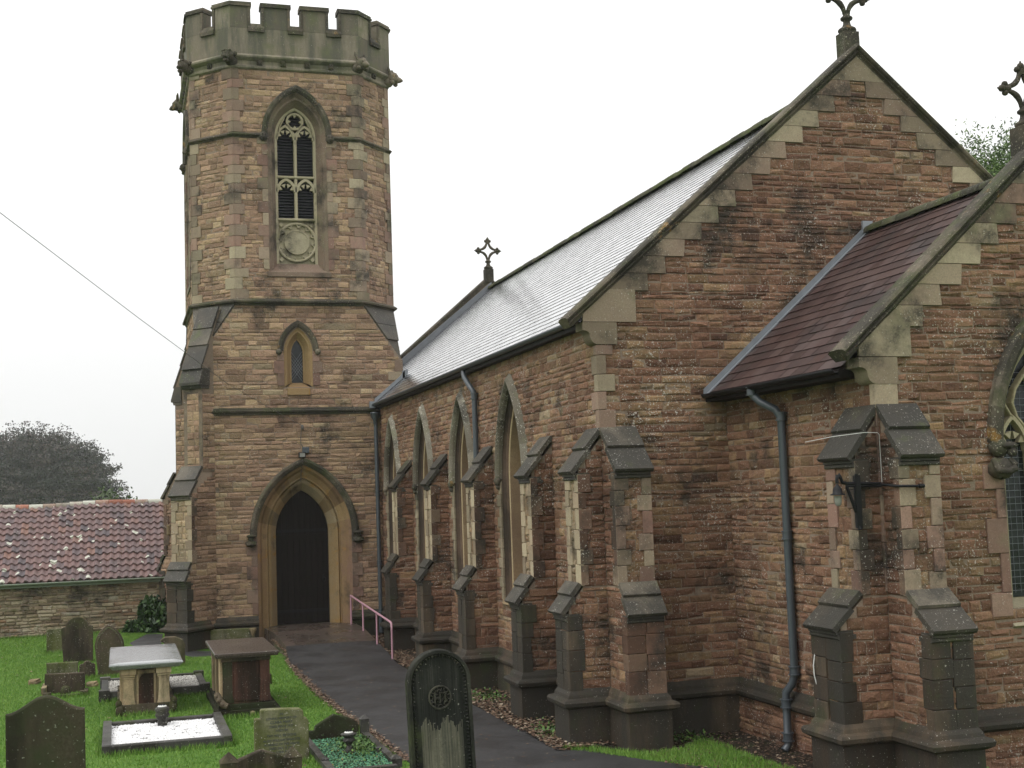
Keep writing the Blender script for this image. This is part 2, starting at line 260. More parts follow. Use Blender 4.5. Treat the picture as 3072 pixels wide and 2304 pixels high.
    def build(s, name, mat, parent=None, loc=None, label=None, cat=None, group=None, kind=None):
        v = np.array(s.v, float)
        if parent is not None: base = W[parent.name]
        elif loc is not None: base = Vector(loc)
        else: base = Vector(((v[:, 0].min()+v[:, 0].max())/2, (v[:, 1].min()+v[:, 1].max())/2, v[:, 2].min()))
        me = bpy.data.meshes.new(name); vv = v-np.array(base)
        me.from_pydata(vv.tolist(), [], s.f)
        cnt = np.array([len(f) for f in s.f]); t = np.ones((len(s.f), 4)); t[:, :3] = np.array(s.t)
        at = me.color_attributes.new('tint', 'FLOAT_COLOR', 'CORNER'); at.data.foreach_set('color', np.repeat(t, cnt, axis=0).ravel())
        me.polygons.foreach_set('use_smooth', np.array(s.s, bool)); me.materials.append(M[mat] if isinstance(mat, str) else mat)
        me.update(); o = bpy.data.objects.new(name, me); COL.objects.link(o)
        if parent is not None: o.parent = parent
        else: o.location = base
        W[o.name] = base; tag(o, label, cat, group, kind); return o
def tag(o, label=None, cat=None, group=None, kind=None):
    for k, v in (('label', label), ('category', cat), ('group', group), ('kind', kind)):
        if v: o[k] = v
def thing(name, loc, label, cat, group=None):
    o = bpy.data.objects.new(name, None); COL.objects.link(o); o.location = loc; o.empty_display_size = .2; W[o.name] = Vector(loc); tag(o, label, cat, group); return o
def npmesh(name, V, Fc, mat, tint, parent=None, **k):
    """V (n,3), Fc (m,k) faces, tint (m,) value"""
    base = W[parent.name] if parent is not None else Vector(k.pop('loc', (0, 0, 0)))
    me = bpy.data.meshes.new(name); n, m, q = len(V), len(Fc), Fc.shape[1]
    me.vertices.add(n); me.vertices.foreach_set('co', (V-np.array(base)).astype(np.float32).ravel()); me.loops.add(m*q); me.loops.foreach_set('vertex_index', Fc.astype(np.int32).ravel())
    me.polygons.add(m); me.polygons.foreach_set('loop_start', np.arange(0, m*q, q, dtype=np.int32)); me.update(calc_edges=True)
    t = np.ones((m, 4)); t[:, 0] = tint; t[:, 1] = RNG.random(m); at = me.color_attributes.new('tint', 'FLOAT_COLOR', 'CORNER'); at.data.foreach_set('color', np.repeat(t, q, axis=0).ravel())
    me.materials.append(M[mat]); o = bpy.data.objects.new(name, me); COL.objects.link(o)
    if parent is not None: o.parent = parent
    else: o.location = base
    W[o.name] = base; tag(o, **k); return o
def multi(name, items, parent, **k):
    """several material groups joined into ONE mesh"""
    mb = MB(); mats = []; idx = []
    for m, mat in items:
        o = len(mb.v); mb.v += m.v; mb.f += [tuple(i+o for i in f) for f in m.f]; mb.t += m.t; mb.s += m.s; idx += [len(mats)]*len(m.f); mats.append(mat)
    ob = mb.build(name, mats[0], parent, **k)
    for mt in mats[1:]: ob.data.materials.append(M[mt])
    ob.data.polygons.foreach_set('material_index', np.array(idx, np.int32)); return ob
class Frame:
    def __init__(s, org, u, n): s.o = Vector(org); s.u = Vector(u).normalized(); s.n = Vector(n).normalized()
    def __call__(s, a, z, d=0.): p = s.o+s.u*a+s.n*d; return Vector((p.x, p.y, p.z+z))
def arch(c, w, zb, zs, za, n=12):
    H = za-zs; R = (w*w+H*H)/(2*w); phi = math.acos((R-w)/R); L = [(c-(w-R+R*math.cos(phi*i/n)), zs+R*math.sin(phi*i/n)) for i in range(n+1)]
    Rt = [(2*c-x, z) for x, z in L[:-1]][::-1]; out = L+Rt
    return ([(c-w, zb)]+out+[(c+w, zb)]) if zb is not None else out
def ivals(loops, z):
    xs = []
    for l in loops:
        for i in range(len(l)):
            (x0, z0), (x1, z1) = l[i][:2], l[(i+1) % len(l)][:2]
            if (z0 <= z) != (z1 <= z): xs.append(x0+(z-z0)/(z1-z0)*(x1-x0))
    xs.sort(); return [(xs[i], xs[i+1]) for i in range(0, len(xs)-1, 2)]
def inter2(A, B):
    o = []
    for a in A:
        for b in B:
            l, h = max(a[0], b[0]), min(a[1], b[1])
            if h-l > .03: o.append((l, h))
    return o
def stones(mb, F, loops, z0, z1, ch=.11, ln=(.16, .42), dep=(.004, .019), tr=(0, 1), d0=0.):
    z = z0; fn = loops if callable(loops) else (lambda q: ivals(loops, q))
    while z < z1-.02:
        h = min(ch*random.choice((.72, .85, .95, 1.05, 1.15, 1.35))*U(.93, 1.07), z1-z)
        if z1-z-h < ch*.4: h = z1-z
        for a, b in inter2(fn(z+.008), fn(z+h-.008)):
            s = a; rowc = U(-.12, .12)
            while s < b-.01:
                l = U(*ln)*random.choice((.65, 1, 1, 1.25))*(1 if h < ch*1.1 else 1.15)
                if b-(s+l) < ln[0]*.7: l = b-s
                g = .004; j = lambda: U(-.0085, .0085)
                A = [(s+g+j(), z+g+j()), (s+l-g+j(), z+g+j()), (s+l-g+j(), z+h-g+j()), (s+g+j(), z+h-g+j())]
                bv = min(.017, h*.2, l*.2); d = U(*dep); q = min(max(random.gauss(.47, .17)+rowc, 0), 1)*(tr[1]-tr[0])+tr[0]; tn = (q, random.random(), random.random())
                O = [F(x, y, d0) for x, y in A]; cx, cz = sum(p[0] for p in A)/4, sum(p[1] for p in A)/4
                I = [F(x+(bv if x < cx else -bv)*U(.5, 1.6), y+(bv if y < cz else -bv)*U(.5, 1.7), d0+d+U(-.01, .008)) for x, y in A]
                C = F(cx+U(-.2, .2)*l, cz+U(-.2, .2)*h, d0+d+U(.0, .014))
                i = len(mb.v); mb.v += [tuple(p) for p in O+I+[C]]
                for k in range(4):
                    m = (k+1) % 4; mb.f.append((i+k, i+m, i+4+m, i+4+k)); mb.f.append((i+4+k, i+4+m, i+8)); mb.t += [tn, tn]; mb.s += [False, False]
                s += l
        z += h
def quoins(mb, F1, c1, s1, F2, c2, s2, z0, z1, d=.04, hh=(.24, .34), lo=(.34, .44), sh=(.15, .22), tr=(0, 1)):
    """alternating corner blocks; on frame 1 they run from c1 in direction s1, on frame 2 from c2 in direction s2"""
    z = z0; k = random.randint(0, 1)
    while z < z1-.04:
        h = min(U(*hh), z1-z)
        if z1-z-h < .1: h = z1-z
        a = U(*lo) if k else U(*sh); b = U(*sh) if k else U(*lo); mb.rt(*tr); k = 1-k
        for F, c, s, L in ((F1, c1, s1, a), (F2, c2, s2, b)):
            if F is None: continue
            e = c-s*(d-.001); f = c+s*L; mb.fbox(F, min(e, f), max(e, f), z+.004, z+h-.004, 0, d-.0007*(F is F2), .006)
        z += h

# =================================================================== THE CHURCH
Z0 = -3.9                                    # foundations, just below the grass
TX, TY, TH, TA = 4.74, 34.912, 2.738, 1.03   # tower centre x, front y, half side, chamfer
XN, YG, YE = 6.85, 18.042, 40.19             # nave side wall, front gable, far end
XC, YC, XR = 8.91, 13.938, 11.52             # chancel side wall, chancel gable, ridge line
church = thing('stone_church', (TX, TY, -3.6), 'parish church of reddish brown rubble stone with octagonal battlemented tower, nave and chancel', 'church')

def plinth_profile(k=1.): return [(-.02, -.02), (.08*k, -.02), (.135*k, .02), (.145*k, .07), (.125*k, .105), (.07*k, .125), (.06*k, .17), (.02*k, .24), (-.02, .25)]
STR = [(-.02, -.065), (.03, -.065), (.05, -.03), (.10, -.01), (.11, .02), (.02, .085), (-.02, .085)]
# ---------------------------------------------------------------- tower
FR = Frame((TX, TY, 0), (1, 0, 0), (0, -1, 0)); FL = Frame((TX-TH, TY+TH, 0), (0, -1, 0), (-1, 0, 0))
FB = Frame((TX, TY+2*TH, 0), (-1, 0, 0), (0, 1, 0)); FE = Frame((TX+TH, TY+TH, 0), (0, 1, 0), (1, 0, 0))
ZS2, ZS1, ZC = 5.40, 9.95, 11.84
mort = MB(); st = MB(); qn = MB()
door_hole = arch(0, 1.25, Z0, -.78, 1.04); lancet_hole = arch(-.08, .385, 3.12, 4.05, 4.72); belf_hole = arch(0, .80, 6.22, 10.05, 11.2)
hw = TH-TA
for F in (FR, FL, FB, FE):
    low = [(-TH, Z0), (TH, Z0), (TH, 3.85), (hw, ZS2), (-hw, ZS2), (-TH, 3.85)]
    up = [(-hw, ZS2), (hw, ZS2), (hw, ZC+.05), (-hw, ZC+.05)]
    holes = [door_hole, lancet_hole] if F is FR else []
    if holes: low = [(-TH, Z0)]+[(p[0], p[1]) for p in door_hole]+low[1:]   # door cuts the foot of the wall
    mort.wall(F, low, [lancet_hole] if F is FR else []); mort.wall(F, up, [belf_hole])
    if F in (FR, FL):
        sl_ = [(-TH+.02, Z0), (TH-.02, Z0), (TH-.02, 3.85), (hw, ZS2), (-hw, ZS2), (-TH+.02, 3.85)]
        cut = [arch(0, 1.27, Z0-1, -.78, 1.06), arch(-.08, .40, 3.1, 4.05, 4.75)] if F is FR else []
        stones(st, F, [sl_]+cut, -3.6, ZS2-.05, .125, (.2, .5))
        stones(st, F, [up, arch(0, .82, 6.2, 10.05, 11.23)], ZS2+.06, ZC, .13, (.18, .42))
    else:
        stones(st, F, [low], -3.6, ZS2-.05, .16, (.3, .6)); stones(st, F, [up, arch(0, .82, 6.2, 10.05, 11.23)], ZS2+.06, ZC, .16, (.3, .6))
    # quoins on the octagon corners
# diagonal faces
DG = []
for cx_, cy_, ux, uy in ((-1, -1, 1, -1), (1, -1, 1, 1), (1, 1, -1, 1), (-1, 1, -1, -1)):
    mx_ = TX+cx_*(TH-TA/2); my_ = TY+TH+cy_*(TH-TA/2)
    F = Frame((mx_, my_, 0), (ux, uy, 0), (cx_, cy_, 0)); DG.append(F); dw = TA*math.sqrt(2)/2
    mort.wall(F, [(-dw, ZS2-.1), (dw, ZS2-.1), (dw, ZC+.05), (-dw, ZC+.05)])
    stones(st, F, [[(-dw, ZS2), (dw, ZS2), (dw, ZC), (-dw, ZC)]], ZS2+.06, ZC, .13, (.18, .40))
dw = TA*math.sqrt(2)/2
for (Fa, Fb) in ((FR, DG[1]), (DG[0], FR), (FL, DG[0]), (DG[1], FE), (DG[3], FL)):
    ca = hw if Fa in (FR, FL, FE, FB) else dw; cb = -hw if Fb in (FR, FL, FE, FB) else -dw
    for z0, z1 in ((ZS2+.07, ZS1-.06), (ZS1+.08, ZC)): quoins(qn, Fa, ca, -1, Fb, cb, 1, z0, z1, d=.036, lo=(.26, .36), sh=(.14, .2), tr=(.1, 1))
quoins(qn, FR, TH, -1, FE, -TH, 1, 3.0, 3.85, d=.036)
# dressed jamb blocks round the door, lancet and belfry
for F, w_, c_, z0, z1 in ((FR, 1.25, 0, -2.85, -.8), (FR, .385, -.08, 3.15, 4.0), (FR, .80, 0, 6.3, 10.0), (FL, .80, 0, 6.3, 10.0)):
    for sgn in (-1, 1):
        z = z0; k = 0
        while z < z1-.05:
            h = min(U(.26, .36), z1-z); L = (.28 if k else .15) if w_ > .5 else (.26 if k else .18); k = 1-k; qn.rt(0, .9 if z > 6 else .5)
            a, b = c_+sgn*(w_-.002), c_+sgn*(w_+L); qn.fbox(F, min(a, b), max(a, b), z+.004, z+h-.004, 0, .037, .006); z += h
multi('tower_wall', [(st, 'rubble_tower'), (mort, 'mortar'), (qn, 'ashlar')], church)
# broaches
mb = MB(); 
def P3(F, s, z, d=0): return F(s, z, d)
def broach(cx_, cy_):
    C = Vector((TX+cx_*TH, TY+TH+cy_*TH, 0)); A = Vector((TX+cx_*hw, TY+TH+cy_*TH, 0)); B = Vector((TX+cx_*TH, TY+TH+cy_*hw, 0))
    z = lambda v, h: Vector((v.x, v.y, h))
    mb = MB(); mb.rt(.3, .9); mb.face([z(A, ZS2-.06), z(B, ZS2-.06), z(C, 3.83)])
    nrm = ((B-A).cross(Vector((0, 0, 1)))).normalized(); 
    if nrm.dot(Vector((cx_, cy_, 0))) < 0: nrm = -nrm
    for t0, t1 in ((0, .33), (.34, .62)):   # overlapping weathering slabs
        mb.rt(.2, .8); pt = lambda t, e: z(A.lerp(C, t), ZS2-.06+(3.83-ZS2+.06)*t); pb = lambda t, e: z(B.lerp(C, t), ZS2-.06+(3.83-ZS2+.06)*t)
        up_ = (Vector((cx_, cy_, 0)).normalized()*.8+Vector((0, 0, .6)))*.05; q = [pt(t0, 0), pb(t0, 0), pb(t1, 0), pt(t1, 0)]; mb.prism([p+up_*.02 for p in q], up_)
    mb.build('broach', 'cap', church)
for c in ((-1, -1), (1, -1), (-1, 1), (1, 1)): broach(*c)
# string courses
OCT = []
for F in (FL, DG[0], FR, DG[1], FE, DG[2], FB, DG[3]):
    OCT.append(F(-(hw if F in (FR, FL, FE, FB) else dw), 0)); 
OCT = [(p.x, p.y) for p in OCT]                     # anticlockwise seen from above
mb = MB(); mb.rt(); mb.pmould(OCT, ZS2, [(-.02, -.08), (.04, -.08), (.07, -.03), (.13, -.01), (.14, .03), (.02, .11), (-.02, .11)], True); mb.build('string_course', 'trim', church)
for Fa, Fd, Fb in ((FL, DG[0], FR), (FR, DG[1], FE), (FE, DG[2], FB), (FB, DG[3], FL)):
    L_ = [Fa(.93, 0), Fd(-dw, 0), Fd(dw, 0), Fb(-.93, 0)]; mb = MB(); mb.rt(); mb.pmould([(p.x, p.y) for p in L_], ZS1, STR); mb.build('string_course', 'trim', church)
mb = MB(); mb.rt(); pl_ = [FL(-TH-.05, 0), FL(TH, 0), FR(TH, 0)]; mb.pmould([(p.x, p.y) for p in pl_], 2.47, [(-.02, -.09), (.04, -.09), (.05, -.04), (.09, -.02), (.10, .02), (.07, .04), (.06, .08), (-.02, .12)]); mb.build('string_course', 'trim', church)
# cornice
mb = MB(); mb.rt(); mb.pmould(OCT, ZC, [(-.02, -.05), (.03, -.05), (.07, -.02), (.075, .02), (.05, .045), (.035, .08), (.04, .17), (.10, .2), (.16, .24), (.17, .28), (.14, .31), (.09, .36), (-.02, .36)], True)
cornice = mb.build('cornice', 'parapet', church)
for F in (FR, FL, FB, FE):
    for s_ in (-.97, -.33, .32, .97):
        mb = MB(); mb.rt(); mb.fbox(F, s_-.075, s_+.075, ZC+.055, ZC+.215, .03, .10, .02)
        for k in range(6): an = k*math.pi/3; mb.blob(F(s_+.04*math.cos(an), ZC+.135+.04*math.sin(an), .10), .026, 6)
        mb.blob(F(s_, ZC+.135, .11), .022, 6); mb.build('carved_boss', 'trim', church)
for F in DG: mb = MB(); mb.rt(); mb.fbox(F, -.075, .075, ZC+.055, ZC+.215, .03, .10, .02); mb.blob(F(0, ZC+.135, .10), .05, 6); mb.build('carved_boss', 'trim', church)
# battlement
def battlement():
    mb = MB(); cp = MB(); mo = .10
    def pp(F, t, w_, d, z): 
        k = math.tan(math.pi/8); return F(max(-w_-d*k, min(w_+d*k, t)), z, d)
    def seg(F, w_, a, b, z0, z1, d1=mo, d0=-.24):
        k = math.tan(math.pi/8); ea, eb = abs(a+w_) < 1e-6, abs(b-w_) < 1e-6
        q = lambda s_, e, sg, d: s_+(sg*d*k if e else 0)
        mb.rt(); mb.prism([F(q(a, ea, -1, d1), z0, d1), F(q(b, eb, 1, d1), z0, d1), F(q(b, eb, 1, d0), z0, d0), F(q(a, ea, -1, d0), z0, d0)], (0, 0, z1-z0))
    for F, w_, cuts in [(F, hw, (-1.205, -.905, -.135, .160, .915, 1.205)) for F in (FR, FL, FB, FE)]+[(F, dw, (-.18, .18)) for F in DG]:
        k = math.tan(math.pi/8); e = w_
        seg(F, w_, -w_, w_, 12.18, 12.90)
        ed = [-w_]+list(cuts)+[w_]
        for i in range(0, len(ed)-1, 2):
            a, b = ed[i], ed[i+1]; seg(F, w_, a, b, 12.905, 13.50)
            # coping over the merlon
            ea, eb = i == 0, i == len(ed)-2
            for d1, d0, z0, z1 in ((.155, -.27, 13.505, 13.56), (.12, -.25, 13.565, 13.63)):
                A = a-(d1*k if ea else .03); B = b+(d1*k if eb else .03); A0 = a-(d0*k if ea else .03); B0 = b+(d0*k if eb else .03)
                cp.rt(); cp.prism([F(A, z0, d1), F(B, z0, d1), F(B0, z0, d0), F(A0, z0, d0)], (0, 0, z1-z0))
            for s_, isE, sg in ((a, ea, 1), (b, eb, -1)):   # side mouldings
                if not isE: cp.rt(); cp.fbox(F, min(s_-sg*.005, s_+sg*.07), max(s_-sg*.005, s_+sg*.07), 12.90, 13.5, mo-.02, .135)
        for i in range(1, len(ed)-1, 2):
            a, b = ed[i], ed[i+1]; cp.rt()
            cp.prism([F(a-.06, 12.80, mo-.02), F(a-.06, 12.80, .17), F(a-.06, 12.90, .17), F(a-.06, 13.04, .10), F(a-.06, 13.04, -.25), F(a-.06, 12.80, -.25)], F.u*(b-a+.12))
    mb.build('battlement', 'parapet', church); cp.build('battlement_coping', 'trim', church)
    rf = MB(); rf.face([F(-w_, 12.5, -.2) for F, w_ in ((FL, hw), (DG[0], dw), (FR, hw), (DG[1], dw), (FE, hw), (DG[2], dw), (FB, hw), (DG[3], dw))]); rf.build('tower_roof', 'lead', church)
battlement()
# gargoyles
def gargoyle(corner, out, kind):
    mb = MB(); mb.rt(); o = Vector(out).normalized(); sd_ = Vector((-o.y, o.x, 0)); c = Vector(corner)
    q = lambda a, b, z: c+o*a+sd_*b+Vector((0, 0, z))
    mb.tube([q(-.1, 0, -.02), q(.06, 0, 0), q(.16, 0, .06)], [.15, .17, .14], 10)
    mb.blob(q(.22, 0, .08), .17, 10, .06, (1, 1, 1.05))
    if kind == 0:
        mb.blob(q(.35, 0, .01), .10, 8, .08, (1, 1.15, .7)); mb.blob(q(.34, 0, -.09), .08, 8, .08, (1, 1.1, .6))
        for s_ in (-1, 1): mb.blob(q(.33, s_*.07, .13), .045, 6); mb.blob(q(.15, s_*.17, .13), .07, 6, .15); mb.tube([q(.30, s_*.13, .19), q(.36, s_*.02, .18)], .03, 6)
    else:
        mb.tube([q(.25, 0, .05), q(.42, 0, 0), q(.5, 0, -.02)], [.12, .08, .03], 8)
        for s_ in (-1, 1): mb.tube([q(.18, s_*.09, .18), q(.14, s_*.16, .32), q(.12, s_*.17, .40)], [.06, .045, .012], 6); mb.blob(q(.33, s_*.08, .12), .04, 6); mb.blob(q(.24, s_*.14, -.06), .07, 6, .2)
    return mb.build('gargoyle', 'trim', church)
for i, (x_, y_) in enumerate(OCT):
    o = Vector((x_-TX, y_-TY-TH, 0)); gargoyle((x_, y_, ZC+.16), o, 0 if i in (1, 2) else 1)
# ---- belfry window
def cusp(mb, F, c, z, r, d0, d1, k0, k1, n, thick=.035):
    for i in range(n):
        a = k0+(k1-k0)*(i+.5)/n; p = [(c+r*math.cos(a-.28), z+r*math.sin(a-.28)), (c+r*math.cos(a+.28), z+r*math.sin(a+.28)), (c+r*.52*math.cos(a), z+r*.52*math.sin(a))]
        mb.prism([F(x, y, d0) for x, y in p], F.n*(d1-d0))
def bar(mb, F, pts, wd, d0, d1):
    mb.fmould(F, pts, [(-wd/2, d0), (-wd/2, d1-.02), (-wd/4, d1), (wd/4, d1), (wd/2, d1-.02), (wd/2, d0)])
def circ(c, z, r, n=20, a0=0, a1=2*math.pi): return [(c+r*math.cos(a0+(a1-a0)*i/n), z+r*math.sin(a0+(a1-a0)*i/n)) for i in range(n+1)]
def belfry(F, full=True):
    root = MB(); root.rt(.2, .8)
    a0, a1, a2, a3 = arch(0, .80, 6.22, 10.05, 11.2), arch(0, .72, 6.3, 10.05, 11.1), arch(0, .68, 6.34, 10.05, 11.05), arch(0, .56, 6.46, 10.05, 10.88)
    root.loft(F, [(a0, 0), (a1, -.09), (a2, -.09), (a3, -.33), (a3, -.50)])
    root.face([F(-.80, 6.22, 0), F(.80, 6.22, 0), F(.56, 6.52, -.33), F(-.56, 6.52, -.33)]); root.fbox(F, -.86, .86, 6.10, 6.24, -.05, .05, .012)
    w_ = root.build('belfry_window', 'ashlar', church)
    h = MB(); h.fmould(F, arch(0, .82, None, 10.02, 11.26), [(-.03, .0), (-.03, .05), (.03, .11), (.10, .12), (.13, .09), (.13, 0)], 4); h.build('hood_mould', 'trim', w_)
    for s_ in (-1, 1):
        b = MB(); b.rt(); c = F(s_*.90, 9.93, .08); b.blob(c, .12, 10, .08, (1, .8, 1.1)); b.blob(c+F.n*.09+Vector((0, 0, -.03)), .05, 6); b.blob(F(s_*.90-.04, 9.97, .18), .022, 6); b.blob(F(s_*.90+.04, 9.97, .18), .022, 6); b.build('label_stop', 'trim', w_)
    t = MB(); t.rt(.2, 1); D0, D1 = -.48, -.33
    t.fmould(F, arch(0, .56, 6.52, 10.05, 10.88), [(-.07, D0), (-.07, D1-.02), (-.05, D1), (.01, D1), (.01, D0)])
    bar(t, F, [(0, 7.72), (0, 10.12)], .085, D0, D1)
    bar(t, F, [(-.5, 8.93), (.5, 8.93)], .07, D0, D1+.02); bar(t, F, [(-.5, 7.75), (.5, 7.75)], .07, D0, D1+.02)
    for c in (-.265, .265):
        t.fmould(F, arch(c, .235, None, 9.98, 10.36), [(-.03, D0), (-.03, D1), (.03, D1), (.03, D0)])
        cusp(t, F, c, 10.02, .23, D0+.04, D1-.02, .15, math.pi-.15, 4)
        t.fmould(F, arch(c, .235, None, 8.52, 8.86), [(-.03, D0), (-.03, D1), (.045, D1), (.045, D0)]); cusp(t, F, c, 8.52, .23, D0+.04, D1-.02, .15, math.pi-.15, 4)
    t.fmould(F, circ(0, 10.5, .215), [(-.028, D0), (-.028, D1), (.028, D1), (.028, D0)]); cusp(t, F, 0, 10.5, .20, D0+.04, D1-.02, math.pi/4, 2*math.pi+math.pi/4, 4)
    for s_ in (-1, 1): bar(t, F, [(0, 10.12), (s_*.12, 10.28), (s_*.22, 10.42)], .045, D0, D1); bar(t, F, [(s_*.5, 10.05), (s_*.40, 10.35), (s_*.28, 10.6)], .04, D0, D1)
    # blind roundel panel
    t.fbox(F, -.50, .50, 6.53, 7.72, -.50, -.44)
    t.fmould(F, circ(0, 7.13, .52, 40), [(-.03, -.45), (-.03, -.36), (.0, -.345), (.03, -.36), (.03, -.45)])
    for k in range(12):
        a = k*math.pi/6+.13; x_, z_ = .41*math.cos(a), 7.13+.41*math.sin(a); t.fmould(F, circ(x_, z_, .10, 9, a-1.75, a+1.75), [(-.014, -.45), (-.014, -.375), (.014, -.375), (.014, -.45)])
    t.fmould(F, circ(0, 7.13, .325, 32), [(-.015, -.45), (-.015, -.37), (.015, -.37), (.015, -.45)]); t.face([F(x_, z_, -.385) for x_, z_ in circ(0, 7.13, .31, 32)[:-1]])
    for sx in (-1, 1):
        for sz in (-1, 1): cx_, cz_ = sx*.42, 7.13+sz*.48; t.prism([F(cx_-.07, cz_, -.45), F(cx_, cz_-.07, -.45), F(cx_+.07, cz_, -.45), F(cx_, cz_+.07, -.45)], F.n*.08)
    t.build('tracery', 'tracery', w_)
    l = MB(); z = 7.80
    while z < 10.8:
        if not 8.86 < z < 8.94:
            for s0, s1 in (((-.49, -.045), (.045, .49)) if z < 10.2 else ((-.36, .36),)): l.rt(); l.prism([F(s0, z, -.47), F(s0, z+.02, -.47), F(s0, z+.095, -.60), F(s0, z+.075, -.60)], F.u*(s1-s0))
        z += .083
    l.build('louvres', 'louvre', w_)
    v = MB(); v.wall(F, a3, d=-.62); v.build('opening_back', 'void', w_)
belfry(FR); belfry(FL); belfry(FE)
# ---- lancet
mb = MB(); mb.rt(.4, .9); c = -.08
mb.loft(FR, [(arch(c, .385, 3.12, 4.05, 4.72), 0), (arch(c, .33, 3.15, 4.05, 4.66), -.04), (arch(c, .30, 3.18, 4.05, 4.62), -.04), (arch(c, .19, 3.24, 4.05, 4.46), -.22), (arch(c, .155, 3.26, 4.05, 4.42), -.22), (arch(c, .155, 3.26, 4.05, 4.42), -.34)])
mb.face([FR(c-.385, 3.06, .02), FR(c+.385, 3.06, .02), FR(c+.155, 3.26, -.30), FR(c-.155, 3.26, -.30)]); mb.fbox(FR, c-.30, c+.30, 2.90, 3.09, 0, .045, .01)
lan = mb.build('lancet_window', 'door_stone', church)
mb = MB(); mb.fmould(FR, arch(c, .44, None, 4.10, 4.80), [(-.04, 0), (-.04, .05), (.02, .09), (.09, .10), (.11, .07), (.11, 0)], 4); mb.build('hood_mould', 'trim', lan)
for s_ in (-1, 1): mb = MB(); mb.rt(); mb.blob(FR(c+s_*.52, 4.06, .08), .085, 10); mb.build('label_stop', 'trim', lan)
mb = MB(); mb.face([FR(*p, -.30) for p in arch(c, .157, 3.2, 4.05, 4.43)]); g_ = mb.build('glass', 'glass', lan)
mb = MB()
for k in range(-6, 18):
    for sg in (-1, 1):
        z = 3.2+k*.1; pts = [(c-.155, z), (c+.155, z+sg*.42)]
        if 3.26 < min(pts[0][1], pts[1][1]) and max(pts[0][1], pts[1][1]) < 4.2: mb.tube([FR(*pts[0], -.29), FR(*pts[1], -.29)], .005, 4)
mb.build('lead_lattice', 'lead', lan)
# ---- doorway
mb = MB(); 
prs = [(arch(0, 1.25, -3.6, -.78, 1.04, 14), .02), (arch(0, 1.18, -3.6, -.78, .95, 14), -.02), (arch(0, 1.12, -3.6, -.78, .88, 14), -.12), (arch(0, 1.0, -3.6, -.78, .74, 14), -.20), (arch(0, .97, -3.6, -.78, .70, 14), -.20), (arch(0, .955, -3.6, -.78, .685, 14), -.28), (arch(0, .925, -3.6, -.78, .65, 14), -.25), (arch(0, .86, -3.6, -.78, .565, 14), -.30), (arch(0, .705, -3.6, -.78, .368, 14), -.50), (arch(0, .705, -3.6, -.78, .368, 14), -.66)]
for i in range(len(prs[0][0])-1):
    if i % 3 == 0: mb.rt()
    tq = mb.tn
    for (pa, da), (pb, db), kk in zip(prs[:-1], prs[1:], range(9)):
        mb.face([FR(*pa[i], da), FR(*pa[i+1], da), FR(*pb[i+1], db), FR(*pb[i], db)], (min(1, tq[0]*.5+kk*.07), tq[1], tq[2]), True)
dw_ = mb.build('doorway', 'door_stone', church)
mb = MB(); mb.fmould(FR, arch(0, 1.31, None, -.82, 1.08, 16), [(-.05, 0), (-.05, .06), (.0, .10), (.06, .13), (.11, .12), (.13, .08), (.13, 0)], 4); mb.build('hood_mould', 'trim', dw_)
for s_ in (-1, 1):
    mb = MB(); mb.rt(); q = FR(s_*1.42, -.93, .09); mb.blob(q+Vector((0, 0, .05)), .085, 8, .06); mb.blob(q+Vector((0, 0, -.07)), .13, 10, .1, (1.15, .8, .7)); mb.blob(q+FR.n*.06+Vector((0, 0, .13)), .11, 8, .1, (1.2, .7, .4))
    for t_ in (-1, 1): mb.tube([q+Vector((t_*.12, 0, -.03)), q+Vector((t_*.10, -.09, -.1)), q+Vector((0, -.12, -.08))], .03, 6)
    mb.build('label_stop', 'trim', dw_)
mb = MB(); DF = lambda s_, z, d: FR(s_, z, d); nb = 9
da = arch(0, .70, -3.2, -.78, .36, 24)
for k in range(nb):
    s0, s1 = -.70+1.4*k/nb, -.70+1.4*(k+1)/nb
    def top(x):
        H = .36+.78; R = (.49+H*H)/1.4; x = min(abs(x), .6999); return -.78+math.sqrt(max(R*R-(x-(.70-R))**2, 0))
    pts = [(s0+.004, -3.2), (s1-.004, -3.2)]+[(s1-.004-(s1-s0-.008)*j/3, top(s1-.004-(s1-s0-.008)*j/3)) for j in range(4)]
    mb.rt(); mb.prism([FR(a, b, -.60) for a, b in pts], FR.n*.03)
mb.face([FR(a, b, -.605) for a, b in da]); door = mb.build('door', 'oak', church)
for z_ in (-.72, -2.86):
    mb = MB(); mb.rt(); mb.fbox(FR, -.66, .66, z_-.035, z_+.035, -.57, -.558); mb.build('strap_hinge', 'black', door)
mb = MB(); mb.rt(); mb.fbox(FR, -.68, .68, -.98, -.82, -.572, -.545); mb.build('ledge_board', 'oak', door)
mb = MB(); mb.tube([FR(.56+.05*math.cos(a), -2.05+.06*math.sin(a), -.55) for a in np.linspace(0, 2*math.pi, 13)[:-1]], .009, 6, closed=True); mb.fbox(FR, .54, .58, -2.02, -1.92, -.57, -.55); mb.build('ring_handle', 'black', door)
mb = MB(); mb.rt(); mb.box(TX-.98, TX+.98, TY-.04, TY+.62, -3.55, -3.207); mb.build('threshold_step', 'paving', church)
# tower plinth
mb = MB(); mb.rt()
mb.pmould([FL(-TH+.3, 0).xy, FL(TH, 0).xy, FR(-1.25, 0).xy], -3.12, plinth_profile()); mb.build('plinth_moulding', 'black_stone', church); mb = MB(); mb.rt(); mb.pmould([FR(1.2, 0).xy, FR(XN-TX, 0).xy], -3.12, plinth_profile())
mb.build('plinth_moulding', 'black_stone', church)
for F, a, b in ((FR, -TH, -1.25), (FR, 1.22, XN-TX), (FL, -TH, TH)): mb = MB(); mb.rt(); mb.fbox(F, a, b, Z0, -3.125, 0, .075); mb.build('plinth', 'black_stone', church)

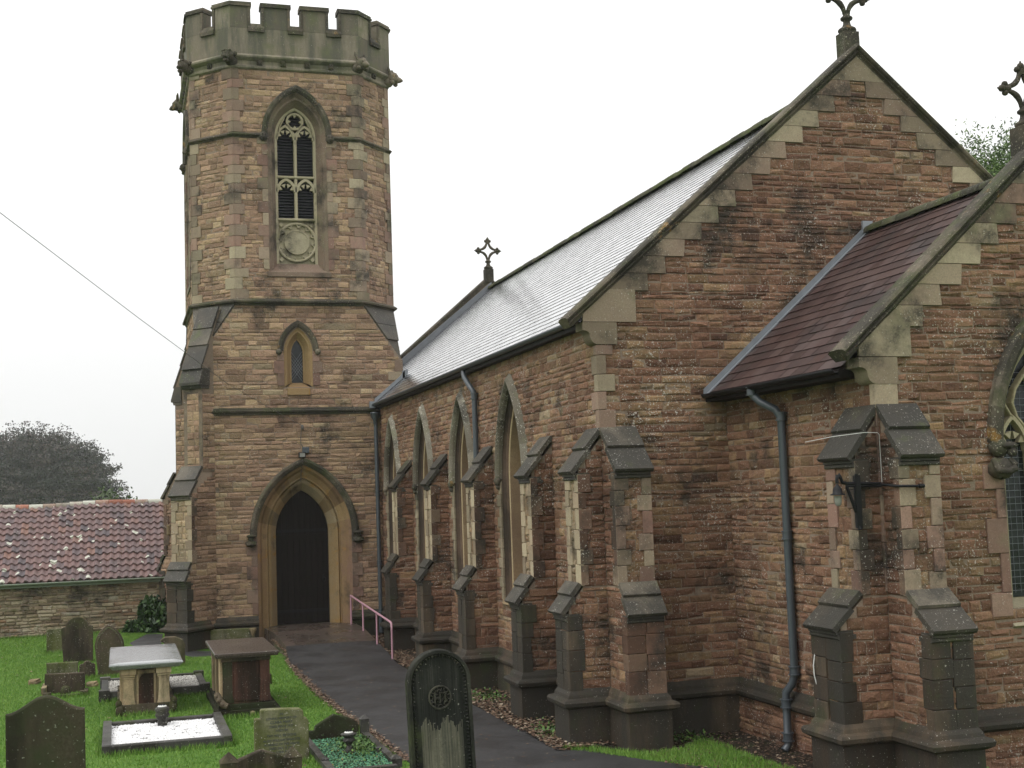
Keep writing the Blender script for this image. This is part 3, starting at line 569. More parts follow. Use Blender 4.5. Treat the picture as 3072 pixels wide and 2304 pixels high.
# ---------------------------------------------------------------- buttress
def buttress(pos, out, w_, P1, P2, top=.90, lip1=.29, t2=-1.36, lip2=-1.75, ptop=-2.85, pz=-3.05, sides=(1, -1), blackness=False, PX=.07, base=-.05, pl=True, c0=0., low='black_stone', rub='rubble', fq='front_quoin'):
    """pos = wall point (x,y) at the centre of the buttress; out = outward direction"""
    o = Vector((*out, 0)).normalized(); s_ = Vector((-o.y, o.x, 0)); c = Vector((*pos, 0)); h = w_/2
    Fo = lambda p: Frame(c+o*p, s_, o)
    Fs = {1: Frame(c+s_*h, o, s_), -1: Frame(c-s_*h, o, -s_)}
    core = MB(); core.rt()
    b0 = base if base < 0 else 0; c0 = c0 or b0; zt = lambda a: top-(top-lip1)*max(a-c0, 0)/(P1+.09-c0)-.012; zl = lambda a: t2-(t2-lip2)*(a-P1)/(.09+P2-P1)
    up = [(b0, t2), (P1, t2), (P1, zt(P1)), (c0, zt(c0)), (b0, zt(b0))]; lo = [(b0, Z0), (P2, Z0), (P2, zl(P2)), (P1, zl(P1)), (b0, zl(P1))]
    core.prism([Fs[1](a, z, -.006) for a, z in up], -s_*(w_-.012)); core.prism([Fs[1](a, z, -.001) for a, z in lo], -s_*(w_-.002))
    sb = -h if base < -.3 else 0
    stn = MB(); q = MB(); qs = MB(); qb = MB()
    for sg in (1, -1):
        if sg in sides:
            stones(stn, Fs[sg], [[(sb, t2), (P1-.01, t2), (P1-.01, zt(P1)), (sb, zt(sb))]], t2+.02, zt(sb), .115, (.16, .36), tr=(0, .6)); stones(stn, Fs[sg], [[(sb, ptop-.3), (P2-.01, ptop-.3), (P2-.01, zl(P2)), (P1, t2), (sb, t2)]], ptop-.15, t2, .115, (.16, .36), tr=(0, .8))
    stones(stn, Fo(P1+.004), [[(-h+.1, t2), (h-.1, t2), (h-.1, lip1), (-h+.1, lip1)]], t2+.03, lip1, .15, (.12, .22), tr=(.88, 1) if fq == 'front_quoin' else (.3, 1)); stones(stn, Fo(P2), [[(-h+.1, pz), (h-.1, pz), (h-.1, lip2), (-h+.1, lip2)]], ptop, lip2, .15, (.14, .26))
    for P_, z0, z1 in ((P1, t2+.03, lip1), (P2, ptop, lip2)):
        for sg in (1, -1):
            z = z0; k = random.randint(0, 1)
            while z < z1-.03:
                hh = min(U(.22, .34), z1-z)
                if z1-z-hh < .09: hh = z1-z
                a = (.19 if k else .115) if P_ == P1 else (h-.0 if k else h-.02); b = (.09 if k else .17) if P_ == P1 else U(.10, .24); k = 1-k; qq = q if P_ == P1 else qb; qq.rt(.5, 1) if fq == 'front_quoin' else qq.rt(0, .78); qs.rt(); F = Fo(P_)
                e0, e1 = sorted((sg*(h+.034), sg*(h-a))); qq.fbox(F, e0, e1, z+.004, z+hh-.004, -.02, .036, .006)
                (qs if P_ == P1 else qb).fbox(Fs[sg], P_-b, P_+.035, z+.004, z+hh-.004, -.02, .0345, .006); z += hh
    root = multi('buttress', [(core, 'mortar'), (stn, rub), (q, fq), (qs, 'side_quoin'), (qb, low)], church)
    # sloping caps
    for (pa, za, pb, zb, first) in ((c0, top, P1+.09, lip1, 1), (P1-.01, t2+.01, P2+.09, lip2, 0)):
        cp = MB(); d = Vector((pb-pa, zb-za)).normalized(); nn = Vector((-d.y, d.x)); L_ = Vector((pb-pa, zb-za)).length; ov = .035; th = .07
        A = Vector((pa, za)); m_ = .48 if first else .42
        for t0, t1, lift in ((m_-.03, 1, 0.), (0, m_, .045)):
            p0 = A+d*L_*t0+nn*lift; p1 = A+d*L_*t1+nn*lift; poly = [p0, p1, p1+nn*th*.5+d*.01, p1+nn*th, p0+nn*th]
            cp.rt(); cp.prism([Fs[1](p.x, p.y, ov+(.0 if lift else .012)) for p in poly], -s_*(w_+2*ov+(0 if lift else .024)))
        cp.rt(); F = Fo(0); cp.fbox(F, -h-.03, h+.03, zb-.085, zb-.03, pb-.28, pb-.03, .012); cp.fbox(F, -h-.015, h+.015, zb-.03, zb+.02, pb-.25, pb-.012)
        cp.build('weathering_cap', 'cap', root)
    if pl:
        b = MB(); b.rt(); F = Fo(0); b.fbox(F, -h-PX, h+PX, Z0, pz, 0, P2+PX+.01); b.build('plinth', 'black_stone', root)
        b = MB(); b.rt(); pts = [(c-s_*h), (c-s_*h+o*P2), (c+s_*h+o*P2), (c+s_*h)]; b.pmould([(p.x, p.y) for p in pts], pz, [(x_+.0, y_) for x_, y_ in plinth_profile(1.15)]); b.build('plinth_moulding', 'black_stone', root)
    return root
# ---------------------------------------------------------------- nave
FN = Frame((XN, YG, 0), (0, -1, 0), (-1, 0, 0))          # s = -(y-YG)
sY = lambda y: -(y-YG)
FG = Frame((XR, YG, 0), (1, 0, 0), (0, -1, 0)); HWN = XR-XN; MS = .872
ZGA = 6.93; WY = [22.55+3.56*k for k in range(4)]
mort = MB(); st = MB(); qn = MB()
mort.wall(FN, [(sY(TY), Z0), (0, Z0), (0, 2.62), (sY(TY), 2.62)], [arch(sY(y), .79, -1.90, .35, 2.055) for y in WY])
mort.wall(FN, [(sY(YE), Z0), (sY(TY+2*TH), Z0), (sY(TY+2*TH), 2.62), (sY(YE), 2.62)])
stones(st, FN, [[(sY(TY), Z0), (-.02, Z0), (-.02, 2.6), (sY(TY), 2.6)]]+[arch(sY(y), .80, -1.92, .35, 2.06) for y in WY], -3.6, 2.6, .112, (.16, .42))
mort.wall(FG, [(-HWN, Z0), (HWN, Z0), (HWN, ZGA-MS*HWN), (0, ZGA), (-HWN, ZGA-MS*HWN)])
mort.wall(Frame((XR, YG+.26, 0), (1, 0, 0), (0, 1, 0)), [(-HWN, 1), (HWN, 1), (HWN, ZGA-MS*HWN), (0, ZGA), (-HWN, ZGA-MS*HWN)])
mort.face([(XR+HWN, YG, Z0), (XR+HWN, YE, Z0), (XR+HWN, YE, 2.62), (XR+HWN, YG, 2.62)])
FF = Frame((XR, YE, 0), (-1, 0, 0), (0, 1, 0)); mort.wall(FF, [(-HWN, Z0), (HWN, Z0), (HWN, ZGA-MS*HWN), (0, ZGA), (-HWN, ZGA-MS*HWN)]); mort.wall(Frame((XR, YE-.26, 0), (1, 0, 0), (0, -1, 0)), [(-HWN, 2), (HWN, 2), (HWN, ZGA-MS*HWN), (0, ZGA), (-HWN, ZGA-MS*HWN)])
DZ, DX = .268, .302
def gable_region(F, za, hwid, ms, top0, zlow, mbs, mbq, n, ch=.10, cuts=()):
    """stepped dressed blocks along both rakes, rubble between them"""
    lev = [za-top0-DZ*k for k in range(n)]
    hk = lambda z: (za-z)/ms-.34
    mbq.rt(.7, 1)
    mbq.prism([F(0, za-.01, 0), F(-(top0+.0)/ms+.0, za-top0, 0), F((top0)/ms, za-top0, 0)], F.n*.034)
    for k, z in enumerate(lev):
        z1 = z-DZ
        for sg in (-1, 1):
            a = max(hk(z), .10); o0, o1 = (za-z)/ms-.01, (za-z1)/ms-.01
            o0, o1 = min(o0, hwid), min(o1, hwid)
            if a < o0-.03: mbq.rt(.25, 1); mbq.prism([F(sg*(a+U(-.03, .03)), z-.004, 0), F(sg*o0, z-.004, 0), F(sg*o1, z1+.004, 0), F(sg*a, z1+.004, 0)], F.n*(.034+U(-.003, .003)))
        a = max(hk(z), .10); loops = [[(-a, z1), (a, z1), (a, z), (-a, z)]]+list(cuts); stones(mbs, F, loops, z1, z, ch, (.16, .42))
    return lev[-1]-DZ
zb = gable_region(FG, ZGA, HWN, MS, .42, 0, st, qn, 14)
qn.rt(.6, 1); qn.prism([FG(a, b, 0) for a, b in ((-4.9, 2.548), (-4.05, 2.548), (-4.05, 3.04), (-4.46, 3.04), (-4.9, 2.66))], FG.n*.043)
stones(st, FG, [[(-HWN+.02, Z0), (HWN, Z0), (HWN, zb), (-HWN+.02, zb)]], -3.6, zb, .105, (.16, .45))
quoins(qn, FN, 0, -1, FG, -HWN, 1, .92, 2.2, d=.04, lo=(.20, .26), sh=(.09, .13), tr=(.1, 1))
for y in WY:
    for sgn in (-1, 1):
        z = -1.9; k = 0
        while z < .28:
            hh_ = min(U(.16, .26), .3-z); L = .24 if k else .12; k = 1-k; qn.rt(.75, 1); a, b = sY(y)+sgn*.79, sY(y)+sgn*(.80+L); qn.fbox(FN, min(a, b), max(a, b), z+.004, z+hh_-.004, 0, .036, .006); z += hh_
# kneeler stones
def kneeler(F, xw, z, sg=-1, dz=0.):
    q = MB(); q.rt(.5, 1); pts = [(0, 0), (0, .33), (.42*0-.22, .33), (-.24, .24)]
    cy = [(xw+.30, z-.33), (xw+.30, z), (xw-.24, z), (xw-.245, z-.09)]
    for k in range(7): a = math.pi/2*k/6; cy.append((xw-.245+.115*math.sin(a)*1.0, z-.09-.03-.07*(1-math.cos(a))))
    for k in range(1, 7): a = math.pi/2*k/6; cy.append((xw-.13+.12*(1-math.cos(a)), z-.19-.14*math.sin(a)))
    q.prism([F(sg_ if False else a, b, .045) for a, b in cy], -F.n*.30); return q
kneeler(FG, -HWN, 2.54).build('kneeler', 'ashlar', church)
multi('nave_wall', [(st, 'rubble'), (mort, 'mortar'), (qn, 'ashlar')], church)
COPE = [(-.02, -.26), (-.02, .02), (.025, .035), (.04, .085), (.07, .05), (.085, .095), (.115, .115), (.145, .085), (.158, .0), (.15, -.20), (.12, -.28)]
def coping(F, za, ms, lo_, name='gable_coping', prof=COPE):
    q = MB(); n_ = 9; pts = [(-lo_+lo_*k/n_, za-ms*(lo_-lo_*k/n_)) for k in range(n_+1)]; pts += [(-a, b) for a, b in pts[:-1]][::-1]; q.fmould(F, pts, prof, 1); return q.build(name, 'trim', church)
coping(FG, ZGA, MS, 5.10)
coping(FF, ZGA, MS, 5.0); 
def cross(c, s_=1., name='gable_cross'):
    q = MB(); q.rt(); c = Vector(c); B_ = .135; H = lambda a, z, y=0: c+Vector((a*s_, y*s_, z*s_))
    q.box(c.x-B_, c.x+B_, c.y-B_, c.y+B_, c.z-.35, c.z+.10*s_)
    q.lathe(c, [(r*s_, z*s_) for r, z in ((.15, .10), (.19, .15), (.18, .19), (.10, .24), (.075, .30), (.07, .36), (.12, .39), (.125, .43), (.075, .47), (.06, .53))], 12)
    z0 = .86; R = .36
    for a0 in range(4):
        cx_, cz_ = R*(1 if a0 in (0, 3) else -1), R*(1 if a0 < 2 else -1)
        pts = []
        for k in range(9):
            b = math.pi/2*k/8; st_ = {0: math.pi, 1: -math.pi/2, 2: 0, 3: math.pi/2}[a0]; rr = R*.86
            pts.append(H(cx_*.98+rr*math.cos(st_+b), z0+cz_*.98+rr*math.sin(st_+b)))
        q.tube(pts, [.042*s_, .045*s_, .05*s_, .055*s_, .06*s_, .055*s_, .05*s_, .045*s_, .042*s_], 8)
    for dx, dz in ((1, 0), (-1, 0), (0, 1), (0, -1)):
        q.tube([H(dx*R*.8, z0+dz*R*.8), H(dx*R*1.15, z0+dz*R*1.15)], .065*s_, 8)
        if dz != -1:
            q.blob(H(dx*R*1.28, z0+dz*R*1.28), .075*s_, 8); q.blob(H(dx*R*1.1+dz*.085, z0+dz*R*1.1+dx*.085), .065*s_, 8); q.blob(H(dx*R*1.1-dz*.085, z0+dz*R*1.1-dx*.085), .065*s_, 8)
            q.tube([H(dx*R*1.2, z0+dz*R*1.2), H(dx*(R*1.2+.14), z0+dz*(R*1.2+.14))], [.06*s_, .012*s_], 6)
    q.tube([H(0, .5), H(0, .58)], .065*s_, 8)
    return q.build(name, 'trim', church)
cross((XR, YG+.2, 7.30), .80); cross((XR, YE-.2, 7.26), .80)
# roof slates
def slates(mb, x0, z0, x1, z1, y0, y1, course, wd, lift=.012, exc=None, th=.008):
    """x0,z0 = eave, x1,z1 = ridge; courses run along y"""
    L_ = math.hypot(x1-x0, z1-z0); dx, dz = (x1-x0)/L_, (z1-z0)/L_; nx, nz = -dz, dx
    if nz < 0: nx, nz = -nx, -nz
    n_ = int(L_/course)+1
    for i in range(n_):
        a, b = i*course, min((i+1)*course+.02, L_); y = y0-(wd/2 if i % 2 else 0)
        while y < y1:
            ya, yb = max(y, y0)+.002, min(y+wd, y1)-.002; y += wd*U(.9, 1.1)
            if yb-ya < .03: continue
            e1, e2, e3 = U(0, lift*.22), U(0, lift*.22), U(-.004, .004); tn = (random.random(), random.random(), 0)
            p = lambda t, y_, h: (x0+dx*t+nx*h, y_, z0+dz*t+nz*h)
            A, B, C_, D_ = p(a+e3, ya, lift+e1), p(a+e3+U(-.003, .003), yb, lift+e2), p(b, yb, 0.001), p(b, ya, 0.001)
            mb.face([A, B, C_, D_], tn); mb.face([p(a+e3, ya, lift+e1-th), p(a+e3, yb, lift+e2-th), B, A], tn)
mb = MB(); XE, ZE, ZRG = 6.72, 2.66, 6.68
slates(mb, XE, ZE, XR, ZRG, YG+.22, YE-.35, .19, .30, .008, th=.006); slates(mb, 2*XR-XE, ZE, XR, ZRG, YG+.22, YE-.35, .19, .30, .008, th=.006)
mb.face([(XE+.02, YG+.22, ZE-.03), (XE+.02, YE-.35, ZE-.03), (XR, YE-.35, ZRG-.03), (XR, YG+.22, ZRG-.03)]); mb.face([(2*XR-XE, YG+.22, ZE-.03), (2*XR-XE, YE-.35, ZE-.03), (XR, YE-.35, ZRG-.03), (XR, YG+.22, ZRG-.03)])
nroof = mb.build('nave_roof', 'slate', church)
def ridge(y0, y1, z, mat, name, parent, L_=.45, r=.11):
    q = MB(); y = y0
    while y < y1-.02:
        yb = min(y+L_, y1); q.rt(); rows = []; j = U(-.008, .008)
        for yy, k in ((y+.004, 1), (yb-.004, 1.0)): rows.append([(XR+r*1.25*math.cos(a)*k, yy, z-.02+j+r*math.sin(a)*k) for a in np.linspace(-.25, math.pi+.25, 9)])
        q.grid(rows, sm=True); q.face(rows[0]); q.face(rows[1]); y = yb
    return q.build(name, mat, parent)
ridge(YG+.28, YE-.4, ZRG+.02, 'mossridge', 'ridge_tiles', nroof)
mb = MB(); mb.rt(); mb.box(XE-.02, XN, YG+.24, TY-.03, 2.50, 2.63); 
mb.build('eaves_board', 'oak', church)
mb = MB()
gy = lambda y0, y1, x, z: mb.grid([[(x+.065*math.cos(a), yy, z+.065*math.sin(a)) for a in np.linspace(math.pi, 2*math.pi, 9)]+[(x+.05*math.cos(a), yy, z+.05*math.sin(a)) for a in np.linspace(2*math.pi, math.pi, 9)] for yy in (y0, y1)], True, True)
mb.rt(); gy(YG+.24, TY-.03, 6.66, 2.63); mb.build('gutter', 'pipe', church)
def downpipe(pts, r=.05, joints=(), shoe=None, hopper=None):
    q = MB(); q.rt(); q.tube(pts, r, 12)
    for j in joints:
        q.tube([Vector(j)+Vector((0, 0, -.05)), Vector(j)+Vector((0, 0, .05))], r*1.22, 12); q.tube([Vector(j)+Vector((0, 0, -.06)), Vector(j)+Vector((0, 0, -.045))], r*1.5, 12); q.tube([Vector(j)+Vector((0, 0, .045)), Vector(j)+Vector((0, 0, .06))], r*1.5, 12)
    o = q.build('downpipe', 'pipe', church)
    if hopper: h = MB(); h.rt(); h.lathe(hopper, [(.05, -.28), (.06, -.26), (.055, -.2), (.075, -.15), (.12, -.08), (.13, 0), (.14, .01), (.14, .05), (.10, .05)], 14); h.build('hopper_head', 'pipe', o)
    return o
downpipe([(6.68, 25.25, 2.55), (6.68, 25.2, 2.42), (6.70, 24.95, 2.25), (6.75, 24.80, 2.10), (6.765, 24.79, 1.9), (6.765, 24.79, -3.55)], .055, [(6.765, 24.79, 2.0), (6.765, 24.79, .2), (6.765, 24.79, -1.6)])
downpipe([(6.70, TY-.12, 2.35), (6.71, TY-.12, -3.5)], .055, [(6.705, TY-.12, .2), (6.71, TY-.12, -1.65), (6.71, TY-.12, -3.0)], hopper=(6.69, TY-.14, 2.35))
# lead work where the roof meets tower and end gable
mb = MB(); mb.rt()
sl_n = (ZRG-ZE)/(XR-XE)
rz_ = lambda x: ZE+sl_n*(x-XE)
mb.prism([(6.70, TY-.10, rz_(6.70)+.02), (7.55, TY-.10, rz_(7.55)+.02), (7.55, TY-.10, rz_(7.55)+.20), (7.40, TY-.10, rz_(7.4)+.14), (6.70, TY-.10, rz_(6.70)+.13)], (0, .10, 0))
mb.prism([(TX+TH+.01, TY-.10, rz_(TX+TH)+.02), (TX+TH+.16, TY-.10, rz_(TX+TH+.16)+.02), (TX+TH+.16, TY-.1, rz_(TX+TH+.16)+.16), (TX+TH+.01, TY-.1, rz_(TX+TH)+.24)], (0, 2*TH+.1, 0))
mb.prism([(6.55, TY-.16, 2.52), (6.95, TY-.16, 2.52), (6.95, TY-.16, 2.70), (6.55, TY-.16, 2.70)], (0, .15, 0))
for x0, x1 in ((7.4, XR),):
    mb.prism([(x0, YE-.52, rz_(x0)+.01), (x1, YE-.52, rz_(x1)+.01), (x1, YE-.52, rz_(x1)+.20), (x0, YE-.52, rz_(x0)+.24)], (0, .09, 0))
mb.build('lead_flashing', 'lead', church)
# ---- nave windows
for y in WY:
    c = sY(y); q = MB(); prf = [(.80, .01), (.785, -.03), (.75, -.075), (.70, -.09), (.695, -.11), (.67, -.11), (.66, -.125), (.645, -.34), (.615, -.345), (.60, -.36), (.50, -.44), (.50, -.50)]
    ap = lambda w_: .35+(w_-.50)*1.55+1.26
    tnt = [.12, .12, .2, .3, 1., 1., .66, 1., .95, .6, .4]  # hollow's shade painted in with its staining; fillets painted pale as lit arrises
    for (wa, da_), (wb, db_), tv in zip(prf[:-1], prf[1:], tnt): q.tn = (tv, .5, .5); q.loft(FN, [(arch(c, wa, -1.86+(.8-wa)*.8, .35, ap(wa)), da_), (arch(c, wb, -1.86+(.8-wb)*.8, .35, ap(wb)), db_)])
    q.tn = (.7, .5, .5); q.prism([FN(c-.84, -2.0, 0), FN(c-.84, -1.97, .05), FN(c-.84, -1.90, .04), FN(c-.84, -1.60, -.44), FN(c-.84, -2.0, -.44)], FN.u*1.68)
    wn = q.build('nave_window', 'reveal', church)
    h = MB(); h.fmould(FN, arch(c, .82, None, .33, 2.08, 14), [(-.035, -.01), (-.03, .05), (-.01, .09), (.01, .115), (.035, .115), (.13, .012), (.13, 0)], 4); h.build('hood_mould', 'hood_grey', wn)
    for s_ in (-1, 1): h = MB(); h.rt(); h.blob(FN(c+s_*.86, .30, .06), .10, 8, .08, (.8, 1, 1)); h.blob(FN(c+s_*.86, .19, .05), .06, 8, .08); h.build('label_stop', 'trim', wn)
    t = MB(); t.rt(.4, 1); t.fmould(FN, arch(c, .50, -1.6, .35, 1.60), [(-.06, -.54), (-.06, -.45), (-.04, -.43), (.01, -.43), (.01, -.54)]); bar(t, FN, [(c, -1.6), (c, .42)], .08, -.54, -.42)
    for k in (-.25, .25): t.fmould(FN, arch(c+k, .22, None, .30, .66), [(-.03, -.54), (-.03, -.43), (.03, -.43), (.03, -.54)]); cusp(t, FN, c+k, .32, .21, -.52, -.44, .15, math.pi-.15, 4)
    t.fmould(FN, circ(c, .98, .21), [(-.028, -.54), (-.028, -.43), (.028, -.43), (.028, -.54)]); cusp(t, FN, c, .98, .2, -.52, -.44, .8, 2*math.pi+.8, 4)
    bar(t, FN, [(c, .42), (c-.15, .62), (c-.24, .80)], .05, -.54, -.43); bar(t, FN, [(c, .42), (c+.15, .62), (c+.24, .80)], .05, -.54, -.43); t.build('tracery', 'tracery', wn)
    g = MB(); g.rt(); g.face([FN(*p, -.50) for p in arch(c, .5, -1.65, .35, 1.6)]); g.build('glass', 'glass', wn)
    l = MB()
    for zz in np.arange(-1.5, 1.2, .11): l.tube([FN(c-.48, zz, -.495), FN(c+.48, zz, -.495)], .004, 4)
    for ss in np.arange(-.44, .45, .11): l.tube([FN(c+ss, -1.6, -.495), FN(c+ss, 1.2, -.495)], .004, 4)
    l.build('lead_lattice', 'lead', wn)
# ---- nave buttresses
for y in (20.33, 23.89, 27.45, 31.01): buttress((XN, y+.25), (-1, 0), .505, .38, .61)
buttress((XN, YG+.253), (-1, 0), .505, .38, .61, blackness=False); buttress((XN+.253, YG), (0, -1), .505, .50, .76, low='side_quoin', fq='ashlar')
# plinth along nave and gable
mb = MB()
def pmr(a, b, z=-3.05, k=1.): mb.rt(); mb.pmould([a, b], z, plinth_profile(k))
pmr((XN, TY), (XN, YG)); mb.build('plinth_moulding', 'black_stone', church); mb = MB(); pmr((XN, YG), (XC, YG)); mb.build('plinth_moulding', 'black_stone', church)
mb = MB(); mb.rt(); mb.fbox(FN, sY(TY), 0, Z0, -3.055, 0, .07); mb.build('plinth', 'black_stone', church); mb = MB(); mb.rt(); mb.fbox(FG, -HWN, XC-XR, Z0, -3.055, 0, .07); mb.build('plinth', 'black_stone', church)
# tower diagonal buttresses
def dbut(cx_, cy_):
    C = Vector((TX+cx_*TH, TY+TH+cy_*TH)); o = Vector((cx_, cy_)).normalized(); w_ = .62
    r1 = buttress(C, o, w_, .62, .82, top=1.0, lip1=.27, t2=-1.44, lip2=-1.88, ptop=-2.90, pz=-3.13, base=-.6, c0=.16, rub='rubble_tower')
    # upper stage
    s_ = Vector((-o.y, o.x, 0)); o3 = Vector((*o, 0)); c = Vector((*C, 0)); Fs = Frame(c+s_*w_/2, o3, s_); Ft = Frame(c-s_*w_/2, o3, -s_)
    q = MB(); q.rt(.3, .8)
    q.prism([Fs(a, z) for a, z in ((-.73, 5.30), (-.55, 5.22), (.17, 3.62), (.17, .9), (-.73, .9))], -s_*w_)
    stn = MB()
    for F in (Fs, Ft): stones(stn, F, [[(-.3, .95), (.15, .95), (.15, 2.95), (-.3, 2.95)]], .98, 2.95, .13, (.14, .3))
    stones(stn, Frame(c+o3*.17, s_, o3), [[(-.2, .95), (.2, .95), (.2, 2.95), (-.2, 2.95)]], .98, 2.95, .16, (.14, .26)); r2 = multi('buttress', [(q, 'ashlar'), (stn, 'rubble_tower')], church)
    cp = MB()
    for t0, t1, lf in ((.6, 1.0, 0), (.33, .62, .03), (0, .35, .06)):
        A = Vector((-.6, 5.26)); B = Vector((.19, 3.58)); d = (B-A).normalized(); nn = Vector((-d.y, d.x)); p0 = A.lerp(B, t0)+nn*lf; p1 = A.lerp(B, t1)+nn*lf
        cp.rt(); cp.prism([Fs(p.x, p.y, .02) for p in (p0, p1, p1+nn*.05, p0+nn*.05)], -s_*(w_+.04))
    cp.rt(); cp.prism([Fs(a, z, .04) for a, z in ((-.1, 3.62), (.16, 3.62), (.30, 3.24), (.30, 3.17), (-.1, 3.17))], -s_*(w_+.08)); cp.rt(); cp.prism([Fs(a, z, .02) for a, z in ((-.1, 3.165), (.25, 3.165), (.22, 3.08), (-.1, 3.08))], -s_*(w_+.04))
    cp.build('weathering_cap', 'cap', r2)
    st2 = MB()
    st2.rt()
    # lower reach of this stage already covered by the first buttress call
dbut(-1, -1); dbut(-1, 1)

# ---------------------------------------------------------------- chancel
FC = Frame((XR, YC, 0), (1, 0, 0), (0, -1, 0)); FCS = Frame((XC, YC, 0), (0, -1, 0), (-1, 0, 0)); HWC = XR-XC; ZCA = 4.21; MC = .893
mort = MB(); st = MB(); qn = MB()
wh = arch(0, .86, -1.60, .45, 2.10)
mort.wall(FC, [(-HWC, Z0), (HWC, Z0), (HWC, ZCA-MC*HWC), (0, ZCA), (-HWC, ZCA-MC*HWC)], [wh]); mort.wall(Frame((XR, YC+.26, 0), (1, 0, 0), (0, 1, 0)), [(-2.05, 2.3), (2.05, 2.3), (0, ZCA)])
mort.wall(FCS, [(-(YG-YC), Z0), (0, Z0), (0, 1.46), (-(YG-YC), 1.46)]); mort.face([(2*XR-XC, YC, Z0), (2*XR-XC, YG, Z0), (2*XR-XC, YG, 1.46), (2*XR-XC, YC, 1.46)])
stones(st, FCS, [[(-(YG-YC), Z0), (-.02, Z0), (-.02, 1.45), (-(YG-YC), 1.45)]], -3.6, 1.45, .105, (.16, .42))
cut = arch(0, .9, -1.62, .45, 2.15)
zb = gable_region(FC, ZCA, HWC, MC, .40, 0, st, qn, 8, .10, [cut])
qn.rt(.6, 1); qn.prism([FC(a, b, 0) for a, b in ((-2.84, 1.56), (-2.1, 1.56), (-2.1, 2.04), (-2.43, 2.04), (-2.84, 1.68))], FC.n*.043)
stones(st, FC, [[(-HWC+.02, Z0), (HWC, Z0), (HWC, zb), (-HWC+.02, zb)], cut], -3.6, zb, .102, (.16, .45))
quoins(qn, FCS, 0, -1, FC, -HWC, 1, .92, 1.24, d=.04, hh=(.3, .35), lo=(.26, .3), sh=(.08, .13), tr=(.0, 1)); quoins(qn, FCS, 0, -1, FC, -HWC, 1, -1.3, .9, d=.04, lo=(.2, .3), sh=(.1, .16), tr=(0, .6))
for sgn in (-1, 1):
    z = -1.7; k = 1
    while z < .45:
        h = min(U(.26, .5), .45-z); L = .30 if k else .13; k = 1-k; qn.rt(0, .25); a, b = sgn*.858, sgn*(.86+L); qn.fbox(FC, min(a, b), max(a, b), z+.004, z+h-.004, 0, .037, .006); z += h
kneeler(FC, -HWC, 1.55).build('kneeler', 'ashlar', church)
multi('chancel_wall', [(st, 'rubble'), (mort, 'mortar'), (qn, 'ashlar')], church)
coping(FC, ZCA, MC, 3.0)
cross((XR, YC+.2, 4.56), .68)
mb = MB(); XE2, ZE2, ZR2 = 8.60, 1.46, 4.02
slates(mb, XE2, ZE2, XR, ZR2, YC+.22, YG-.02, .205, .32, .014); slates(mb, 2*XR-XE2, ZE2, XR, ZR2, YC+.22, YG-.02, .205, .32, .014)
mb.face([(XE2+.02, YC+.22, ZE2-.03), (XE2+.02, YG, ZE2-.03), (XR, YG, ZR2-.03), (XR, YC+.22, ZR2-.03)]); mb.face([(2*XR-XE2, YC+.22, ZE2-.03), (2*XR-XE2, YG, ZE2-.03), (XR, YG, ZR2-.03), (XR, YC+.22, ZR2-.03)])
cr = mb.build('chancel_roof', 'brown_slate', church); ridge(YC+.28, YG-.12, ZR2+.02, 'mossridge', 'ridge_tiles', cr, .4, .10)
mb = MB(); s2 = (ZR2-ZE2)/(XR-XE2); mb.rt()
nseg = 7
for k in range(nseg):
    xa, xb = XE2-.08+(XR-XE2+.08)*k/nseg, XE2-.08+(XR-XE2+.08)*(k+1)/nseg+.03; za, zb_ = ZE2+s2*(xa-XE2), ZE2+s2*(xb-XE2); lf = .004*(k % 2); mb.rt()
    mb.prism([(xa, YG-.13, za+.015+lf), (xb, YG-.13, zb_+.015+lf), (xb, YG-.13, zb_+.03+lf), (xa, YG-.13, za+.03+lf)], (0, .13, 0))
    mb.prism([(xa, YG-.052-lf, za+.02), (xb, YG-.052-lf, zb_+.02), (xb, YG-.052-lf, zb_+.13), (xa, YG-.052-lf, za+.13)], (0, .015, 0))
mb.box(XR-.09, XR+.09, YG-.07, YG-.03, 4.0, 4.20); mb.build('lead_flashing', 'lead', church)
mb = MB(); mb.rt(); mb.box(XE2-.03, XC, YC+.26, YG, 1.33, 1.44); mb.build('eaves_board', 'oak', church)
mb = MB(); mb.rt(); gy(YC+.26, YG-.06, 8.53, 1.44); mb.build('gutter', 'black', church)
downpipe([(8.55, 16.52, 1.40), (8.55, 16.5, 1.32), (8.62, 16.40, 1.20), (8.76, 16.22, 1.08), (8.82, 16.19, .95), (8.825, 16.19, -2.55), (8.80, 16.22, -2.68), (8.74, 16.30, -2.80), (8.735, 16.30, -2.95), (8.735, 16.30, -3.5), (8.66, 16.28, -3.58)], .056,
         [(8.55, 16.5, 1.36), (8.825, 16.19, .98), (8.825, 16.19, -.66), (8.825, 16.19, -2.5), (8.735, 16.30, -2.95), (8.735, 16.3, -3.4)])
buttress((XC, YC+.31), (-1, 0), .62, .34, .67, fq='ashlar'); buttress((XC+.253, YC), (0, -1), .505, .40, .83, fq='ashlar')
mb = MB(); pmr((XC, YG), (XC, YC)); mb.build('plinth_moulding', 'black_stone', church); mb = MB(); pmr((XC, YC), (2*XR-XC, YC)); mb.build('plinth_moulding', 'black_stone', church)
mb = MB(); mb.rt(); mb.fbox(FCS, -(YG-YC), 0, Z0, -3.055, 0, .05); stones(mb, FCS, [[(-(YG-YC), Z0), (-.02, Z0), (-.02, -3.06), (-(YG-YC), -3.06)]], -3.65, -3.06, .11, (.18, .4), d0=.05); stones(mb, FC, [[(-HWC, Z0), (HWC, Z0), (HWC, -3.06), (-HWC, -3.06)]], -3.65, -3.06, .11, (.18, .4), d0=.05); mb.fbox(FC, -HWC, HWC, Z0, -3.055, 0, .05); mb.build('plinth', 'rubble', church)
